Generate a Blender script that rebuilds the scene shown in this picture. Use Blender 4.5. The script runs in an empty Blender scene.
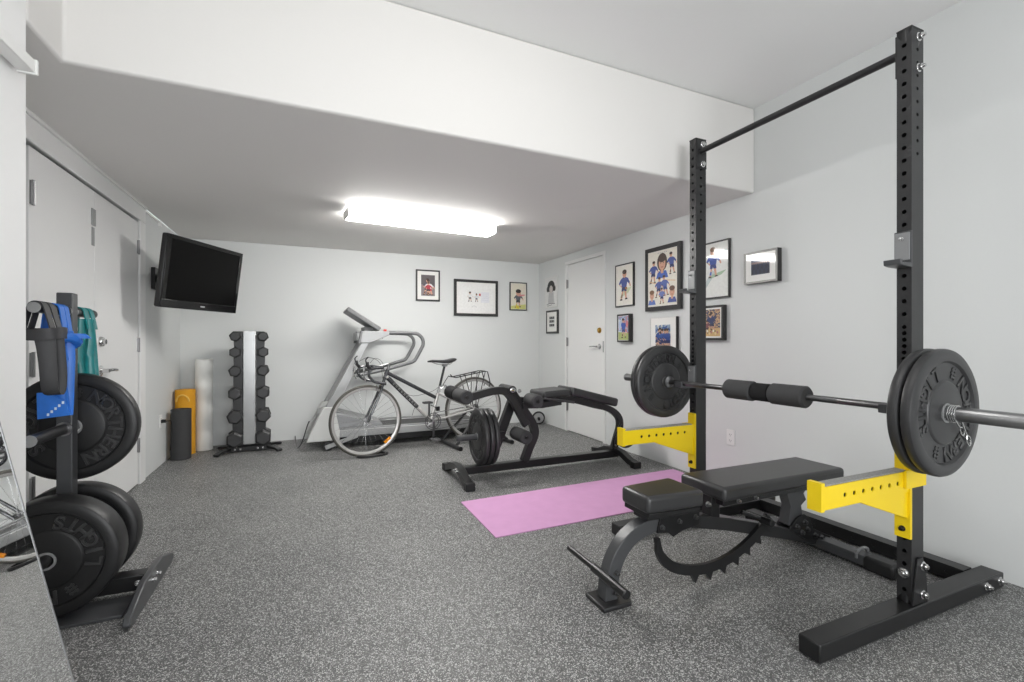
import bpy, bmesh, math, random
from mathutils import Vector, Matrix, Euler
PI = math.pi
C = bpy.context.scene.collection
R = math.radians

# ------------------------------------------------------------------ camera, world, lights, exposure
scene = bpy.context.scene
cam_data = bpy.data.cameras.new('camera'); cam_data.sensor_width = 36.0
cam_data.lens = 468.0 / 1024.0 * 36.0
cam_data.clip_start = 0.02
cam = bpy.data.objects.new('camera', cam_data); C.objects.link(cam)
cam.location = (0, 0, 1.09); cam.rotation_euler = (R(90), 0, R(-23.65))
scene.camera = cam

world = bpy.data.worlds.new('world'); scene.world = world; world.use_nodes = True
bg = world.node_tree.nodes['Background']
bg.inputs['Color'].default_value = (0.93, 0.96, 1.0, 1); bg.inputs['Strength'].default_value = 1.0

LAMP_LOW = 49.0      # emission of the wrap-around lamp under the dropped ceiling
LAMP_HIGH = 8.0     # the same kind of lamp on the upper ceiling, above the frame
DOOR_W = 80.0       # daylight coming through the open doorway behind the camera
al = bpy.data.lights.new('doorway_daylight', 'AREA'); al.shape = 'RECTANGLE'; al.size = 1.5; al.size_y = 1.7
al.energy = DOOR_W; al.color = (0.97, 0.985, 1.0)
alo = bpy.data.objects.new('doorway_daylight', al); C.objects.link(alo)
alo.location = (0.75, -1.98, 1.1); alo.rotation_euler = (R(90), 0, 0)   # shines to +Y

vs = scene.view_settings
vs.view_transform = 'Standard'; vs.look = 'None'; vs.gamma = 1.0; vs.use_curve_mapping = False
vs.exposure = 0.0

# ------------------------------------------------------------------ helpers
def lin(h):
    h = h.lstrip('#'); o = []
    for i in (0, 2, 4):
        c = int(h[i:i+2], 16) / 255.0
        o.append(c / 12.92 if c <= 0.04045 else ((c + 0.055) / 1.055) ** 2.4)
    return (*o, 1)

def mat(name, col, rough=0.5, metal=0.0, spec=0.5, nscale=60, var=0.06, bump=0.0, coat=0.0, emit=0.0):
    m = bpy.data.materials.new(name); m.use_nodes = True
    nt = m.node_tree; b = nt.nodes['Principled BSDF']
    c = lin(col) if isinstance(col, str) else (*col, 1)
    b.inputs['Roughness'].default_value = rough; b.inputs['Metallic'].default_value = metal
    b.inputs['Specular IOR Level'].default_value = spec
    if coat: b.inputs['Coat Weight'].default_value = coat; b.inputs['Coat Roughness'].default_value = 0.04
    tc = nt.nodes.new('ShaderNodeTexCoord'); n = nt.nodes.new('ShaderNodeTexNoise')
    n.inputs['Scale'].default_value = nscale; n.inputs['Detail'].default_value = 3
    nt.links.new(tc.outputs['Object'], n.inputs['Vector'])
    mx = nt.nodes.new('ShaderNodeMix'); mx.data_type = 'RGBA'
    nt.links.new(n.outputs['Fac'], mx.inputs['Factor'])
    mx.inputs['A'].default_value = tuple(min(1, x * (1 - var)) for x in c[:3]) + (1,)
    mx.inputs['B'].default_value = tuple(min(1, x * (1 + var)) for x in c[:3]) + (1,)
    nt.links.new(mx.outputs['Result'], b.inputs['Base Color'])
    if bump:
        bp = nt.nodes.new('ShaderNodeBump'); bp.inputs['Strength'].default_value = bump; bp.inputs['Distance'].default_value = 0.002
        nt.links.new(n.outputs['Fac'], bp.inputs['Height']); nt.links.new(bp.outputs['Normal'], b.inputs['Normal'])
    if emit:
        b.inputs['Emission Color'].default_value = (1, 0.985, 0.96, 1); b.inputs['Emission Strength'].default_value = emit
    return m

def V(*a): return Vector(a)

class MB:
    """collects shapes in a bmesh and links them as ONE mesh object"""
    def __init__(s): s.bm = bmesh.new(); s.mi = 0; s.mats = []
    def use(s, m):
        if m not in s.mats: s.mats.append(m)
        s.mi = s.mats.index(m); return s
    def face(s, vs):
        try:
            f = s.bm.faces.new(vs); f.material_index = s.mi; return f
        except ValueError: return None
    def box(s, x0, x1, y0, y1, z0, z1, M=None, taper=None):
        p = [(x0,y0,z0),(x1,y0,z0),(x1,y1,z0),(x0,y1,z0),(x0,y0,z1),(x1,y0,z1),(x1,y1,z1),(x0,y1,z1)]
        v = [s.bm.verts.new(M @ Vector(q) if M else q) for q in p]
        for f in ((0,3,2,1),(4,5,6,7),(0,1,5,4),(1,2,6,5),(2,3,7,6),(3,0,4,7)): s.face([v[i] for i in f])
        return s
    def prism(s, pts, axis, a, b):
        """polygon pts in the plane across `axis`, extruded from a to b"""
        def P(p, t):
            if axis == 'y': return (p[0], t, p[1])
            if axis == 'x': return (t, p[0], p[1])
            return (p[0], p[1], t)
        n = len(pts)
        A = [s.bm.verts.new(P(p, a)) for p in pts]; B = [s.bm.verts.new(P(p, b)) for p in pts]
        s.face(A); s.face(B[::-1])
        for i in range(n):
            j = (i + 1) % n; s.face([A[j], A[i], B[i], B[j]])
        return s
    def sweep(s, path, prof, up=(0,0,1), closed=False, caps=True, scales=None):
        """profile (list of 2D points) swept along 3D path; up fixes the roll"""
        path = [Vector(p) for p in path]; n = len(path); up = Vector(up); rings = []
        for i in range(n):
            if closed: t = (path[(i+1) % n] - path[i-1])
            else: t = path[min(i+1, n-1)] - path[max(i-1, 0)]
            t.normalize()
            side = t.cross(up)
            if side.length < 1e-4: side = t.cross(Vector((0.31, 0.95, 0.05)))
            side.normalize(); u2 = side.cross(t).normalized()
            k = scales[i] if scales else 1.0
            if not closed and 0 < i < n-1:
                a = (path[i]-path[i-1]).normalized(); b2 = (path[i+1]-path[i]).normalized()
                c = max(0.5, math.sqrt(max(0.0, (1 + a.dot(b2)) / 2)))
            else: c = 1
            rings.append([s.bm.verts.new(path[i] + side * (q[0] * k) + u2 * (q[1] * k / 1)) for q in prof])
        m = len(prof)
        for i in range(n if closed else n - 1):
            a, b = rings[i], rings[(i+1) % n]
            for j in range(m): s.face([a[j], a[(j+1) % m], b[(j+1) % m], b[j]])
        if caps and not closed: s.face(rings[0][::-1]); s.face(rings[-1])
        return s
    def tube(s, path, r, seg=12, closed=False, up=(0.13,0.21,0.97), scales=None, sub=0):
        if sub: path = smooth(path, sub, closed)
        prof = [(r*math.cos(2*PI*k/seg), r*math.sin(2*PI*k/seg)) for k in range(seg)]
        return s.sweep(path, prof, up, closed, True, scales)
    def bar(s, path, w, h, up=(0,0,1), sub=0, closed=False):
        """rectangular section: w sideways, h along up"""
        if sub: path = smooth(path, sub, closed)
        prof = [(-w/2,-h/2),(w/2,-h/2),(w/2,h/2),(-w/2,h/2)]
        return s.sweep(path, prof, up, closed)
    def cyl(s, p0, p1, r, r1=None, seg=20):
        r1 = r if r1 is None else r1
        return s.tube([p0, p1], r, seg, scales=[1, r1 / r])
    def lathe(s, prof, M=None, seg=32, closed=False):
        """(r,h) profile turned about local z"""
        M = M or Matrix(); rings = []
        for r, h in prof:
            if r < 1e-6: rings.append([s.bm.verts.new(M @ Vector((0,0,h)))])
            else: rings.append([s.bm.verts.new(M @ Vector((r*math.cos(2*PI*k/seg), r*math.sin(2*PI*k/seg), h))) for k in range(seg)])
        L = len(rings)
        for i in range(L if closed else L - 1):
            a, b = rings[i], rings[(i+1) % L]
            for k in range(seg):
                k2 = (k+1) % seg
                if len(a) == 1 and len(b) == 1: continue
                if len(a) == 1: s.face([a[0], b[k2], b[k]])
                elif len(b) == 1: s.face([a[k], a[k2], b[0]])
                else: s.face([a[k], a[k2], b[k2], b[k]])
        return s
    def ball(s, c, r, sz=(1,1,1), u=16, v=10):
        return s.lathe([(r*math.sin(PI*i/v) if 0 < i < v else 0, -r*math.cos(PI*i/v)) for i in range(v+1)],
                       Matrix.Translation(c) @ Matrix.Diagonal((*sz, 1)), u)
    def holed(s, o, a, b, n, w, L, holes, rad, depth=0.006, seg=12):
        """rectangular face at o spanned by a*w, b*L, pierced by round holes at [(x,y)] sorted along b"""
        o, a, b, n = Vector(o), Vector(a), Vector(b), Vector(n)
        ys = [h[1] for h in holes]
        cuts = [0] + [(ys[i] + ys[i+1]) / 2 for i in range(len(ys)-1)] + [L]
        for (hx, hy), c0, c1 in zip(holes, cuts[:-1], cuts[1:]):
            # outer rectangle points: corners included
            ang = sorted(set([round(2*PI*k/seg, 6) for k in range(seg)] +
                             [round(math.atan2(yy-hy, xx-hx) % (2*PI), 6) for xx in (0, w) for yy in (c0, c1)]))
            ou, inn, dp = [], [], []
            for t in ang:
                dx, dy = math.cos(t), math.sin(t); k = 1e9
                if dx > 1e-9: k = min(k, (w-hx)/dx)
                if dx < -1e-9: k = min(k, (0-hx)/dx)
                if dy > 1e-9: k = min(k, (c1-hy)/dy)
                if dy < -1e-9: k = min(k, (c0-hy)/dy)
                ou.append(s.bm.verts.new(o + a*(hx+dx*k) + b*(hy+dy*k)))
                q = o + a*(hx+dx*rad) + b*(hy+dy*rad)
                inn.append(s.bm.verts.new(q)); dp.append(s.bm.verts.new(q - n*depth))
            m = len(ang)
            for i in range(m):
                j = (i+1) % m
                s.face([ou[i], ou[j], inn[j], inn[i]]); s.face([inn[i], inn[j], dp[j], dp[i]])
        return s
    def build(s, name, m=None, parent=None, off=(0,0,0), smooth_angle=35, bevel=0.0, bseg=2):
        if m is not None and not s.mats: s.mats = [m]
        bm = s.bm
        if off is not None:
            o = Vector(off)
            for v in bm.verts: v.co -= o
        bmesh.ops.recalc_face_normals(bm, faces=bm.faces)
        me = bpy.data.meshes.new(name); bm.to_mesh(me); bm.free()
        for x in s.mats: me.materials.append(x)
        if smooth_angle:
            for p in me.polygons: p.use_smooth = True
            me.set_sharp_from_angle(angle=R(smooth_angle))
        ob = bpy.data.objects.new(name, me); C.objects.link(ob)
        if bevel:
            bv = ob.modifiers.new('bevel', 'BEVEL'); bv.width = bevel; bv.segments = bseg
            bv.limit_method = 'ANGLE'; bv.angle_limit = R(40)
        if parent is not None: ob.parent = parent
        return ob

def smooth(path, sub, closed=False):
    """Catmull-Rom through the points"""
    P = [Vector(p) for p in path]; n = len(P); out = []
    for i in range(n if closed else n - 1):
        p1, p2 = P[i], P[(i+1) % n]
        p0 = P[i-1] if (closed or i > 0) else p1 + (p1 - p2)
        p3 = P[(i+2) % n] if (closed or i + 2 < n) else p2 + (p2 - p1)
        for k in range(sub):
            t = k / sub
            out.append(0.5 * ((2*p1) + (p2-p0)*t + (2*p0-5*p1+4*p2-p3)*t*t + (-p0+3*p1-3*p2+p3)*t**3))
    if not closed: out.append(P[-1])
    return out

def tag(o, label, cat, group=None, kind=None):
    o['label'] = label; o['category'] = cat
    if group: o['group'] = group
    if kind: o['kind'] = kind
    return o
def struct(o, label=None):
    o['kind'] = 'structure'
    if label: o['label'] = label
    return o
def thing(name, label, cat, loc=(0,0,0), rz=0.0, group=None):
    o = bpy.data.objects.new(name, None); C.objects.link(o)
    o.location = loc; o.rotation_euler = (0, 0, rz); o.empty_display_size = 0.1
    return tag(o, label, cat, group)
def dup(src, label, loc=None, rot=None, group=None):
    r = src.copy(); C.objects.link(r)
    if loc is not None: r.location = loc
    if rot is not None: r.rotation_euler = rot
    r['label'] = label
    if group: r['group'] = group
    for ch in [o for o in bpy.data.objects if o.parent == src]:
        c = ch.copy(); C.objects.link(c); c.parent = r
        for g in [o for o in bpy.data.objects if o.parent == ch]:
            d = g.copy(); C.objects.link(d); d.parent = c
    return r

# ------------------------------------------------------------------ materials
M_wall = mat('wall_paint', '#dfe1e0', 0.6, nscale=90, var=0.01, bump=0.05, spec=0.3)
M_white = mat('white_paint', '#f3f3f2', 0.55, nscale=90, var=0.01, bump=0.05, spec=0.3)
M_ceil = mat('ceiling_paint', '#e9e7e4', 0.7, nscale=120, var=0.01, bump=0.08, spec=0.2)
M_door = mat('door_paint', '#efefee', 0.35, nscale=40, var=0.01, spec=0.4)
M_blk = mat('black_powdercoat', '#262627', 0.36, nscale=300, var=0.12, bump=0.04)
M_blk2 = mat('satin_black_steel', '#1a1a1b', 0.33, nscale=300, var=0.1, bump=0.03)
M_gun = mat('grey_powdercoat', '#454648', 0.34, nscale=300, var=0.1, bump=0.03)
M_rub = mat('black_rubber', '#1c1c1d', 0.42, nscale=200, var=0.15, bump=0.06, spec=0.45)
M_rub2 = mat('dark_bumper_rubber', '#303031', 0.4, nscale=200, var=0.12, bump=0.05, spec=0.5)
M_foam = mat('grey_foam', '#444445', 0.8, nscale=400, var=0.15, bump=0.1, spec=0.25)
M_foamd = mat('dark_foam', '#232324', 0.85, nscale=400, var=0.15, bump=0.1, spec=0.2)
M_vinyl = mat('black_vinyl', '#343435', 0.32, nscale=250, var=0.08, bump=0.06, spec=0.5)
M_chrome = mat('chrome', '#d8d8d8', 0.16, 1.0, nscale=50, var=0.03)
M_steel = mat('brushed_steel', '#9b9b9c', 0.3, 1.0, nscale=80, var=0.06)
M_dsteel = mat('dark_steel', '#6c6c6d', 0.35, 1.0, nscale=80, var=0.06)
M_brass = mat('brass', '#b08a3e', 0.25, 1.0, nscale=50, var=0.05)
M_yel = mat('yellow_powdercoat', '#f0cf12', 0.4, nscale=200, var=0.03, bump=0.02)
M_plastic_w = mat('white_plastic', '#f0f0ee', 0.35, nscale=50, var=0.01)
M_plastic_b = mat('black_plastic', '#1d1d1e', 0.3, nscale=80, var=0.1)
M_gloss_b = mat('gloss_black', '#141415', 0.12, nscale=80, var=0.1)
M_screen = mat('tv_screen', '#030303', 0.3, nscale=20, var=0.05, spec=0.12)
M_silver = mat('silver_plastic', '#9d9e9e', 0.35, 0.25, nscale=100, var=0.04)
M_silverd = mat('silver_grey_paint', '#8d8e8f', 0.35, 0.3, nscale=100, var=0.04)
M_grey = mat('mid_grey_plastic', '#6d6e6f', 0.4, nscale=100, var=0.05)
M_bike_s = mat('silver_bike_paint', '#c3c2bf', 0.25, 0.35, nscale=60, var=0.03, coat=0.4)
M_bike_d = mat('dark_bike_paint', '#3a3b3e', 0.25, 0.2, nscale=60, var=0.05, coat=0.4)
M_tyre = mat('bike_tyre', '#4a4843', 0.7, nscale=200, var=0.15, bump=0.1)
M_tyrewall = mat('tyre_sidewall', '#8d8a82', 0.7, nscale=200, var=0.1)
M_orange = mat('orange_reflector', '#e08a1c', 0.2, nscale=60, var=0.08)
M_red = mat('red_plastic', '#c4302c', 0.35, nscale=60, var=0.05)
M_whitefoam = mat('white_foam', '#f2f2ee', 0.75, nscale=220, var=0.03, bump=0.15)
M_yelmat = mat('yellow_mat', '#dd9d1c', 0.7, nscale=200, var=0.06, bump=0.1)
M_yelprint = mat('yellow_mat_print', '#e8bb57', 0.7, nscale=200, var=0.04)
M_blackmat = mat('charcoal_mat', '#3a3a3b', 0.7, nscale=200, var=0.1, bump=0.1)
M_pink = mat('pink_mat', '#d29fc9', 0.7, nscale=12, var=0.07, bump=0.05, spec=0.25)
M_bandk = mat('black_band', '#333335', 0.55, nscale=250, var=0.12, bump=0.08)
M_bandb = mat('blue_band', '#2a72d0', 0.4, nscale=25, var=0.25, bump=0.2)
M_bandt = mat('teal_band', '#0f7f80', 0.35, nscale=25, var=0.3, bump=0.2)
M_print_w = mat('band_print', '#dbe6f5', 0.5)
M_lens = mat('lamp_lens_low', '#ffffff', 0.4, emit=LAMP_LOW)
M_lens2 = mat('lamp_lens_high', '#ffffff', 0.4, emit=LAMP_HIGH)
M_frame = mat('black_frame', '#2c2b2b', 0.4, nscale=150, var=0.15)
M_framew = mat('white_frame', '#dededc', 0.45, nscale=150, var=0.03)
M_frames = mat('silver_frame', '#8f8e8b', 0.45, 0.4, nscale=150, var=0.06)
M_mount = mat('mount_board', '#f1f0ec', 0.6, nscale=200, var=0.01, coat=0.6)
M_logo = mat('tv_logo', '#cfcfd2', 0.3, 0.5)
M_hole = mat('socket_slot', '#3a3a3a', 0.6)

# speckled rubber flooring
M_floor = bpy.data.materials.new('speckled_rubber_floor'); M_floor.use_nodes = True
nt = M_floor.node_tree; b = nt.nodes['Principled BSDF']
b.inputs['Roughness'].default_value = 0.5; b.inputs['Specular IOR Level'].default_value = 0.5
tc = nt.nodes.new('ShaderNodeTexCoord')
def vor(scale, thr, wid):
    v = nt.nodes.new('ShaderNodeTexVoronoi'); v.inputs['Scale'].default_value = scale
    nt.links.new(tc.outputs['Object'], v.inputs['Vector'])
    s = nt.nodes.new('ShaderNodeSeparateColor'); nt.links.new(v.outputs['Color'], s.inputs['Color'])
    g = nt.nodes.new('ShaderNodeMath'); g.operation = 'GREATER_THAN'; g.inputs[1].default_value = thr
    nt.links.new(s.outputs['Red'], g.inputs[0])
    d = nt.nodes.new('ShaderNodeMath'); d.operation = 'LESS_THAN'; d.inputs[1].default_value = wid
    nt.links.new(v.outputs['Distance'], d.inputs[0])
    p = nt.nodes.new('ShaderNodeMath'); p.operation = 'MULTIPLY'
    nt.links.new(g.outputs[0], p.inputs[0]); nt.links.new(d.outputs[0], p.inputs[1])
    return p, s
p1, s1 = vor(165, 0.74, 0.45); p2, s2 = vor(300, 0.70, 0.48)
add = nt.nodes.new('ShaderNodeMath'); add.operation = 'MAXIMUM'
nt.links.new(p1.outputs[0], add.inputs[0]); nt.links.new(p2.outputs[0], add.inputs[1])
nz = nt.nodes.new('ShaderNodeTexNoise'); nz.inputs['Scale'].default_value = 2.2; nz.inputs['Detail'].default_value = 6
nt.links.new(tc.outputs['Object'], nz.inputs['Vector'])
cr = nt.nodes.new('ShaderNodeValToRGB'); nt.links.new(nz.outputs['Fac'], cr.inputs['Fac'])
cr.color_ramp.elements[0].position = 0.3; cr.color_ramp.elements[0].color = lin('#5a5a5a')
cr.color_ramp.elements[1].position = 0.7; cr.color_ramp.elements[1].color = lin('#6c6c6b')
sp = nt.nodes.new('ShaderNodeMix'); sp.data_type = 'RGBA'
nt.links.new(add.outputs[0], sp.inputs['Factor']); nt.links.new(cr.outputs['Color'], sp.inputs['A'])
dk = nt.nodes.new('ShaderNodeTexVoronoi'); dk.inputs['Scale'].default_value = 190
nt.links.new(tc.outputs['Object'], dk.inputs['Vector'])
dm = nt.nodes.new('ShaderNodeMapRange'); dm.inputs['To Min'].default_value = 0.5; dm.inputs['To Max'].default_value = 1.3
dsep = nt.nodes.new('ShaderNodeSeparateColor'); nt.links.new(dk.outputs['Color'], dsep.inputs['Color']); nt.links.new(dsep.outputs['Green'], dm.inputs['Value'])
dv = nt.nodes.new('ShaderNodeMix'); dv.data_type = 'RGBA'; dv.blend_type = 'MULTIPLY'; dv.inputs['Factor'].default_value = 1.0
nt.links.new(cr.outputs['Color'], dv.inputs['A']); nt.links.new(dm.outputs['Result'], dv.inputs['B'])
nt.links.new(dv.outputs['Result'], sp.inputs['A'])
sp.inputs['B'].default_value = lin('#c2c2c0')
nt.links.new(sp.outputs['Result'], b.inputs['Base Color'])
bp = nt.nodes.new('ShaderNodeBump'); bp.inputs['Strength'].default_value = 0.25; bp.inputs['Distance'].default_value = 0.002
nz2 = nt.nodes.new('ShaderNodeTexNoise'); nz2.inputs['Scale'].default_value = 350
nt.links.new(tc.outputs['Object'], nz2.inputs['Vector']); nt.links.new(nz2.outputs['Fac'], bp.inputs['Height'])
nt.links.new(bp.outputs['Normal'], b.inputs['Normal'])

M_mirror = bpy.data.materials.new('mirror_glass'); M_mirror.use_nodes = True
b = M_mirror.node_tree.nodes['Principled BSDF']
b.inputs['Metallic'].default_value = 1.0; b.inputs['Roughness'].default_value = 0.015; b.inputs['Base Color'].default_value = (0.9, 0.91, 0.91, 1)

# ------------------------------------------------------------------ the room
XL, XN, XR, YB, YF, YS, YN = -1.178, -0.84, 2.9, 5.7, -1.85, 2.35, 2.04
ZU, ZD = 2.735, 2.138
struct(MB().box(XL-0.1, XR+0.1, YF-0.6, YB+0.1, -0.06, 0.0).build('floor', M_floor, smooth_angle=0))
# upper ceiling
struct(MB().box(XN-0.4, XR+0.1, YF-0.1, YS+0.1, ZU, ZU+0.08).build('ceiling', M_white, smooth_angle=0))
# dropped ceiling with its soffit faces (L shape)
m = MB().prism([(XR, YS-0.005), (XR, YB), (XL, YB), (XL, YN), (XN, YN), (XN, YS-0.062)], 'z', ZD, ZU)
struct(m.build('ceiling_dropped', M_ceil, bevel=0.012, bseg=3))
# back wall, front wall with an open doorway
struct(MB().box(XL-0.1, XR+0.1, YB, YB+0.1, 0, ZU).build('wall_back', M_wall, smooth_angle=0))
m = MB().box(-1.2, 0.0, YF-0.1, YF, 0, ZU).box(1.5, XR+0.1, YF-0.1, YF, 0, ZU).box(0.0, 1.5, YF-0.1, YF, 2.05, ZU)
struct(m.build('wall_front', M_wall, smooth_angle=0))
# right wall with the door opening
DY0, DY1, DZ = 4.145, 4.985, 2.05
m = MB().box(XR, XR+0.1, YF, DY0, 0, ZU).box(XR, XR+0.1, DY1, YB, 0, ZU).box(XR, XR+0.1, DY0, DY1, DZ, ZU).box(XR+0.065, XR+0.1, DY0, DY1, 0, DZ)  # last box: added unseen backing, stops light leaking round the door leaf
struct(m.build('wall_right', M_wall, smooth_angle=0))
# near left wall and the recess wall with the double doors
struct(MB().box(XL-0.1, XN, YF, YN, 0, ZU).build('wall_left', M_white, bevel=0.006))
LY0, LYM, LY1, LZ = 2.868, 3.595, 4.385, 1.992
m = MB().box(XL-0.1, XL, YN, LY0-0.04, 0, ZD).box(XL-0.1, XL, LY1+0.03, YB, 0, ZD).box(XL-0.1, XL, LY0-0.04, LY1+0.03, LZ+0.03, ZD).box(XL-0.1, XL-0.05, LY0-0.04, LY1+0.03, 0, LZ+0.03)  # closing slab behind the leaves is added, unseen, to keep their gaps dark
struct(m.build('wall_recess', M_wall, smooth_angle=0))

def hinge(parent, x, y, z, sx, off, h=0.1):
    k = MB().box(x - 0.006, x + 0.006, y - 0.016, y + 0.016, z - h/2, z + h/2)
    k.cyl((x + sx*0.006, y, z - h/2 - 0.004), (x + sx*0.006, y, z + h/2 + 0.004), 0.007, seg=10)
    for q in (-0.2, 0, 0.2): k.box(x + sx*0.006 - 0.0005, x + sx*0.0075, y + 0.008, y + 0.013, z + q*h, z + q*h + 0.006)
    return k.build('hinge', M_steel, parent, off, bevel=0.0008)

# right door
d1 = thing('door_1', 'white flush door in the right wall with brass deadbolt', 'door', (XR, 4.56, 0)); struct(d1)
off = (XR, 4.56, 0)
MB().box(XR+0.004, XR+0.044, DY0+0.042, DY1-0.042, 0.008, DZ-0.042).build('leaf', M_door, d1, off, bevel=0.003)
fr = MB().box(XR-0.012, XR+0.06, DY0, DY0+0.038, 0.0, DZ).box(XR-0.012, XR+0.06, DY1-0.038, DY1, 0.0, DZ).box(XR-0.012, XR+0.06, DY0+0.038, DY1-0.038, DZ-0.038, DZ)
fr.build('door_frame', M_door, d1, off, bevel=0.002)
for z in (1.78, 1.08, 0.30): hinge(d1, XR-0.004, DY1-0.045, z, -1, off)
MX = Matrix.Translation((XR+0.004, 4.262, 1.205)) @ Matrix.Rotation(-PI/2, 4, 'Y')
k = MB().lathe([(0, 0), (0.031, 0), (0.031, 0.006), (0.026, 0.016), (0.016, 0.018), (0.015, 0.024), (0, 0.024)], MX, 24)
k.build('deadbolt', M_brass, d1, off)
MX = Matrix.Translation((XR+0.004, 4.262, 1.03)) @ Matrix.Rotation(-PI/2, 4, 'Y')
k = MB().lathe([(0, 0), (0.030, 0), (0.030, 0.006), (0.014, 0.012), (0.011, 0.045), (0, 0.046)], MX, 20)
k.tube([(XR-0.04, 4.262, 1.03), (XR-0.046, 4.30, 1.031), (XR-0.044, 4.38, 1.028)], 0.009, 10, sub=3)
k.build('door_handle', M_chrome, d1, off)
MB().box(XR-0.0135, XR-0.011, DY0+0.02, DY0+0.036, 0.97, 1.09).build('strike_plate', M_steel, d1, off)

# double doors of the closet in the recess
d2 = thing('door_2', 'left leaf of the white double closet doors', 'door', (XL, 3.15, 0)); struct(d2); o2 = (XL, 3.15, 0)
MB().box(XL-0.036, XL+0.004, LY0, LYM-0.002, 0.010, LZ).build('leaf', M_door, d2, o2, bevel=0.002)
for z in (1.78, 0.98, 0.40): hinge(d2, XL+0.006, LY0+0.02, z, 1, o2, 0.11)
MB().box(XL+0.004, XL+0.012, LYM-0.05, LYM-0.002, 1.78, 1.88).box(XL+0.004, XL+0.007, LYM-0.045, LYM-0.006, 1.66, 1.77).build('catch_plate', M_silver, d2, o2, bevel=0.001)
d3 = thing('door_3', 'right leaf of the white double closet doors with lever handle', 'door', (XL, 3.9, 0)); struct(d3); o3 = (XL, 3.9, 0)
MB().box(XL-0.036, XL+0.004, LYM+0.002, LY1, 0.010, LZ).build('leaf', M_door, d3, o3, bevel=0.002)
for z in (1.80, 1.06, 0.30): hinge(d3, XL+0.006, LY1-0.004, z, 1, o3)
MX = Matrix.Translation((XL+0.004, 3.68, 1.085)) @ Matrix.Rotation(PI/2, 4, 'Y')
MB().lathe([(0, 0), (0.033, 0), (0.033, 0.006), (0.027, 0.018), (0.017, 0.02), (0.016, 0.03), (0, 0.03)], MX, 24).build('deadbolt', M_chrome, d3, o3)
MX = Matrix.Translation((XL+0.004, 3.68, 0.905)) @ Matrix.Rotation(PI/2, 4, 'Y')
k = MB().lathe([(0, 0), (0.033, 0), (0.033, 0.006), (0.014, 0.014), (0.012, 0.045), (0, 0.046)], MX, 20)
k.tube([(XL+0.045, 3.68, 0.905), (XL+0.052, 3.72, 0.908), (XL+0.05, 3.80, 0.902)], 0.010, 10, sub=3)
k.build('door_handle', M_chrome, d3, o3)
m = MB().box(XL, XL+0.018, YN+0.02, LY1+0.135, LZ+0.014, ZD-0.018).box(XL, XL+0.018, LY1+0.01, LY1+0.135, 0, LZ+0.014)
struct(m.build('trim_1', M_door, bevel=0.004))
m = MB().box(XL-0.02, XL+0.028, YN+0.02, LY1+0.14, ZD-0.018, ZD-0.0005)
struct(m.build('trim_2', M_plastic_w, bevel=0.002))
# white rail on the near left wall
m = MB().box(XN+0.012, XN+0.055, -1.2, 1.955, 1.935, 1.975)
for y in (-0.9, 0.1, 1.1, 1.7): m.box(XN, XN+0.02, y-0.02, y+0.02, 1.94, 1.97)
m.box(XN+0.008, XN+0.059, 1.955, 1.968, 1.931, 1.979)
struct(m.build('trim_3', M_plastic_w, bevel=0.003))

# ------------------------------------------------------------------ ceiling lamps
def lamp(label, loc, rz, lens, L=1.29, W=0.19, H=0.075, group=None):
    t = thing('ceiling_light', label, 'ceiling light', loc, rz)
    MB().box(-L/2+0.02, L/2-0.02, -W/2+0.012, W/2-0.012, -0.012, 0).build('base_tray', M_grey, t, bevel=0.002)
    w = W/2
    pr = [(-w, -0.012), (-w, -H*0.82), (-w+0.014, -H), (w-0.014, -H), (w, -H*0.82), (w, -0.012)]
    MB().prism(pr, 'x', -L/2+0.014, L/2-0.014).build('diffuser', lens, t)
    for s in (-1, 1):
        a, b2 = sorted((s*(L/2), s*(L/2-0.014)))
        MB().prism([(p[0]*1.03, p[1]*1.03 + 0.0003) for p in pr], 'x', a, b2).build('end_cap', M_plastic_w, t, bevel=0.002)
    return t
lamp('long white wrap-around lamp, lit, under the dropped ceiling', (0.92, 3.965, ZD), R(5), M_lens)
lamp('matching lit lamp on the upper ceiling in front of the soffit', (0.75, 1.15, ZU), 0, M_lens2)

# ------------------------------------------------------------------ pictures
_cm = {}
def cm(h, rough=0.55, coat=0.55):
    if h not in _cm: _cm[h] = mat('ink_' + h.strip('#'), h, rough, nscale=40, var=0.12, coat=coat)
    return _cm[h]
def photo_mat(name, cols, scale, seed):
    m = bpy.data.materials.new(name); m.use_nodes = True; nt = m.node_tree; b = nt.nodes['Principled BSDF']
    b.inputs['Roughness'].default_value = 0.5; b.inputs['Coat Weight'].default_value = 0.6; b.inputs['Coat Roughness'].default_value = 0.04
    tc = nt.nodes.new('ShaderNodeTexCoord'); mp = nt.nodes.new('ShaderNodeMapping'); mp.inputs['Location'].default_value = (seed, seed*2.3, seed*0.7)
    n = nt.nodes.new('ShaderNodeTexNoise'); n.inputs['Scale'].default_value = scale; n.inputs['Detail'].default_value = 5; n.inputs['Roughness'].default_value = 0.65
    nt.links.new(tc.outputs['Object'], mp.inputs['Vector']); nt.links.new(mp.outputs['Vector'], n.inputs['Vector'])
    r = nt.nodes.new('ShaderNodeValToRGB'); r.color_ramp.interpolation = 'CONSTANT'
    nt.links.new(n.outputs['Fac'], r.inputs['Fac'])
    els = r.color_ramp.elements
    while len(els) < len(cols): els.new(0.5)
    for i, c in enumerate(cols): els[i].position = 0.0 if i == 0 else 0.36 + 0.26 * (i-1) / max(1, len(cols)-2); els[i].color = lin(c)
    nt.links.new(r.outputs['Color'], b.inputs['Base Color'])
    return m

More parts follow.
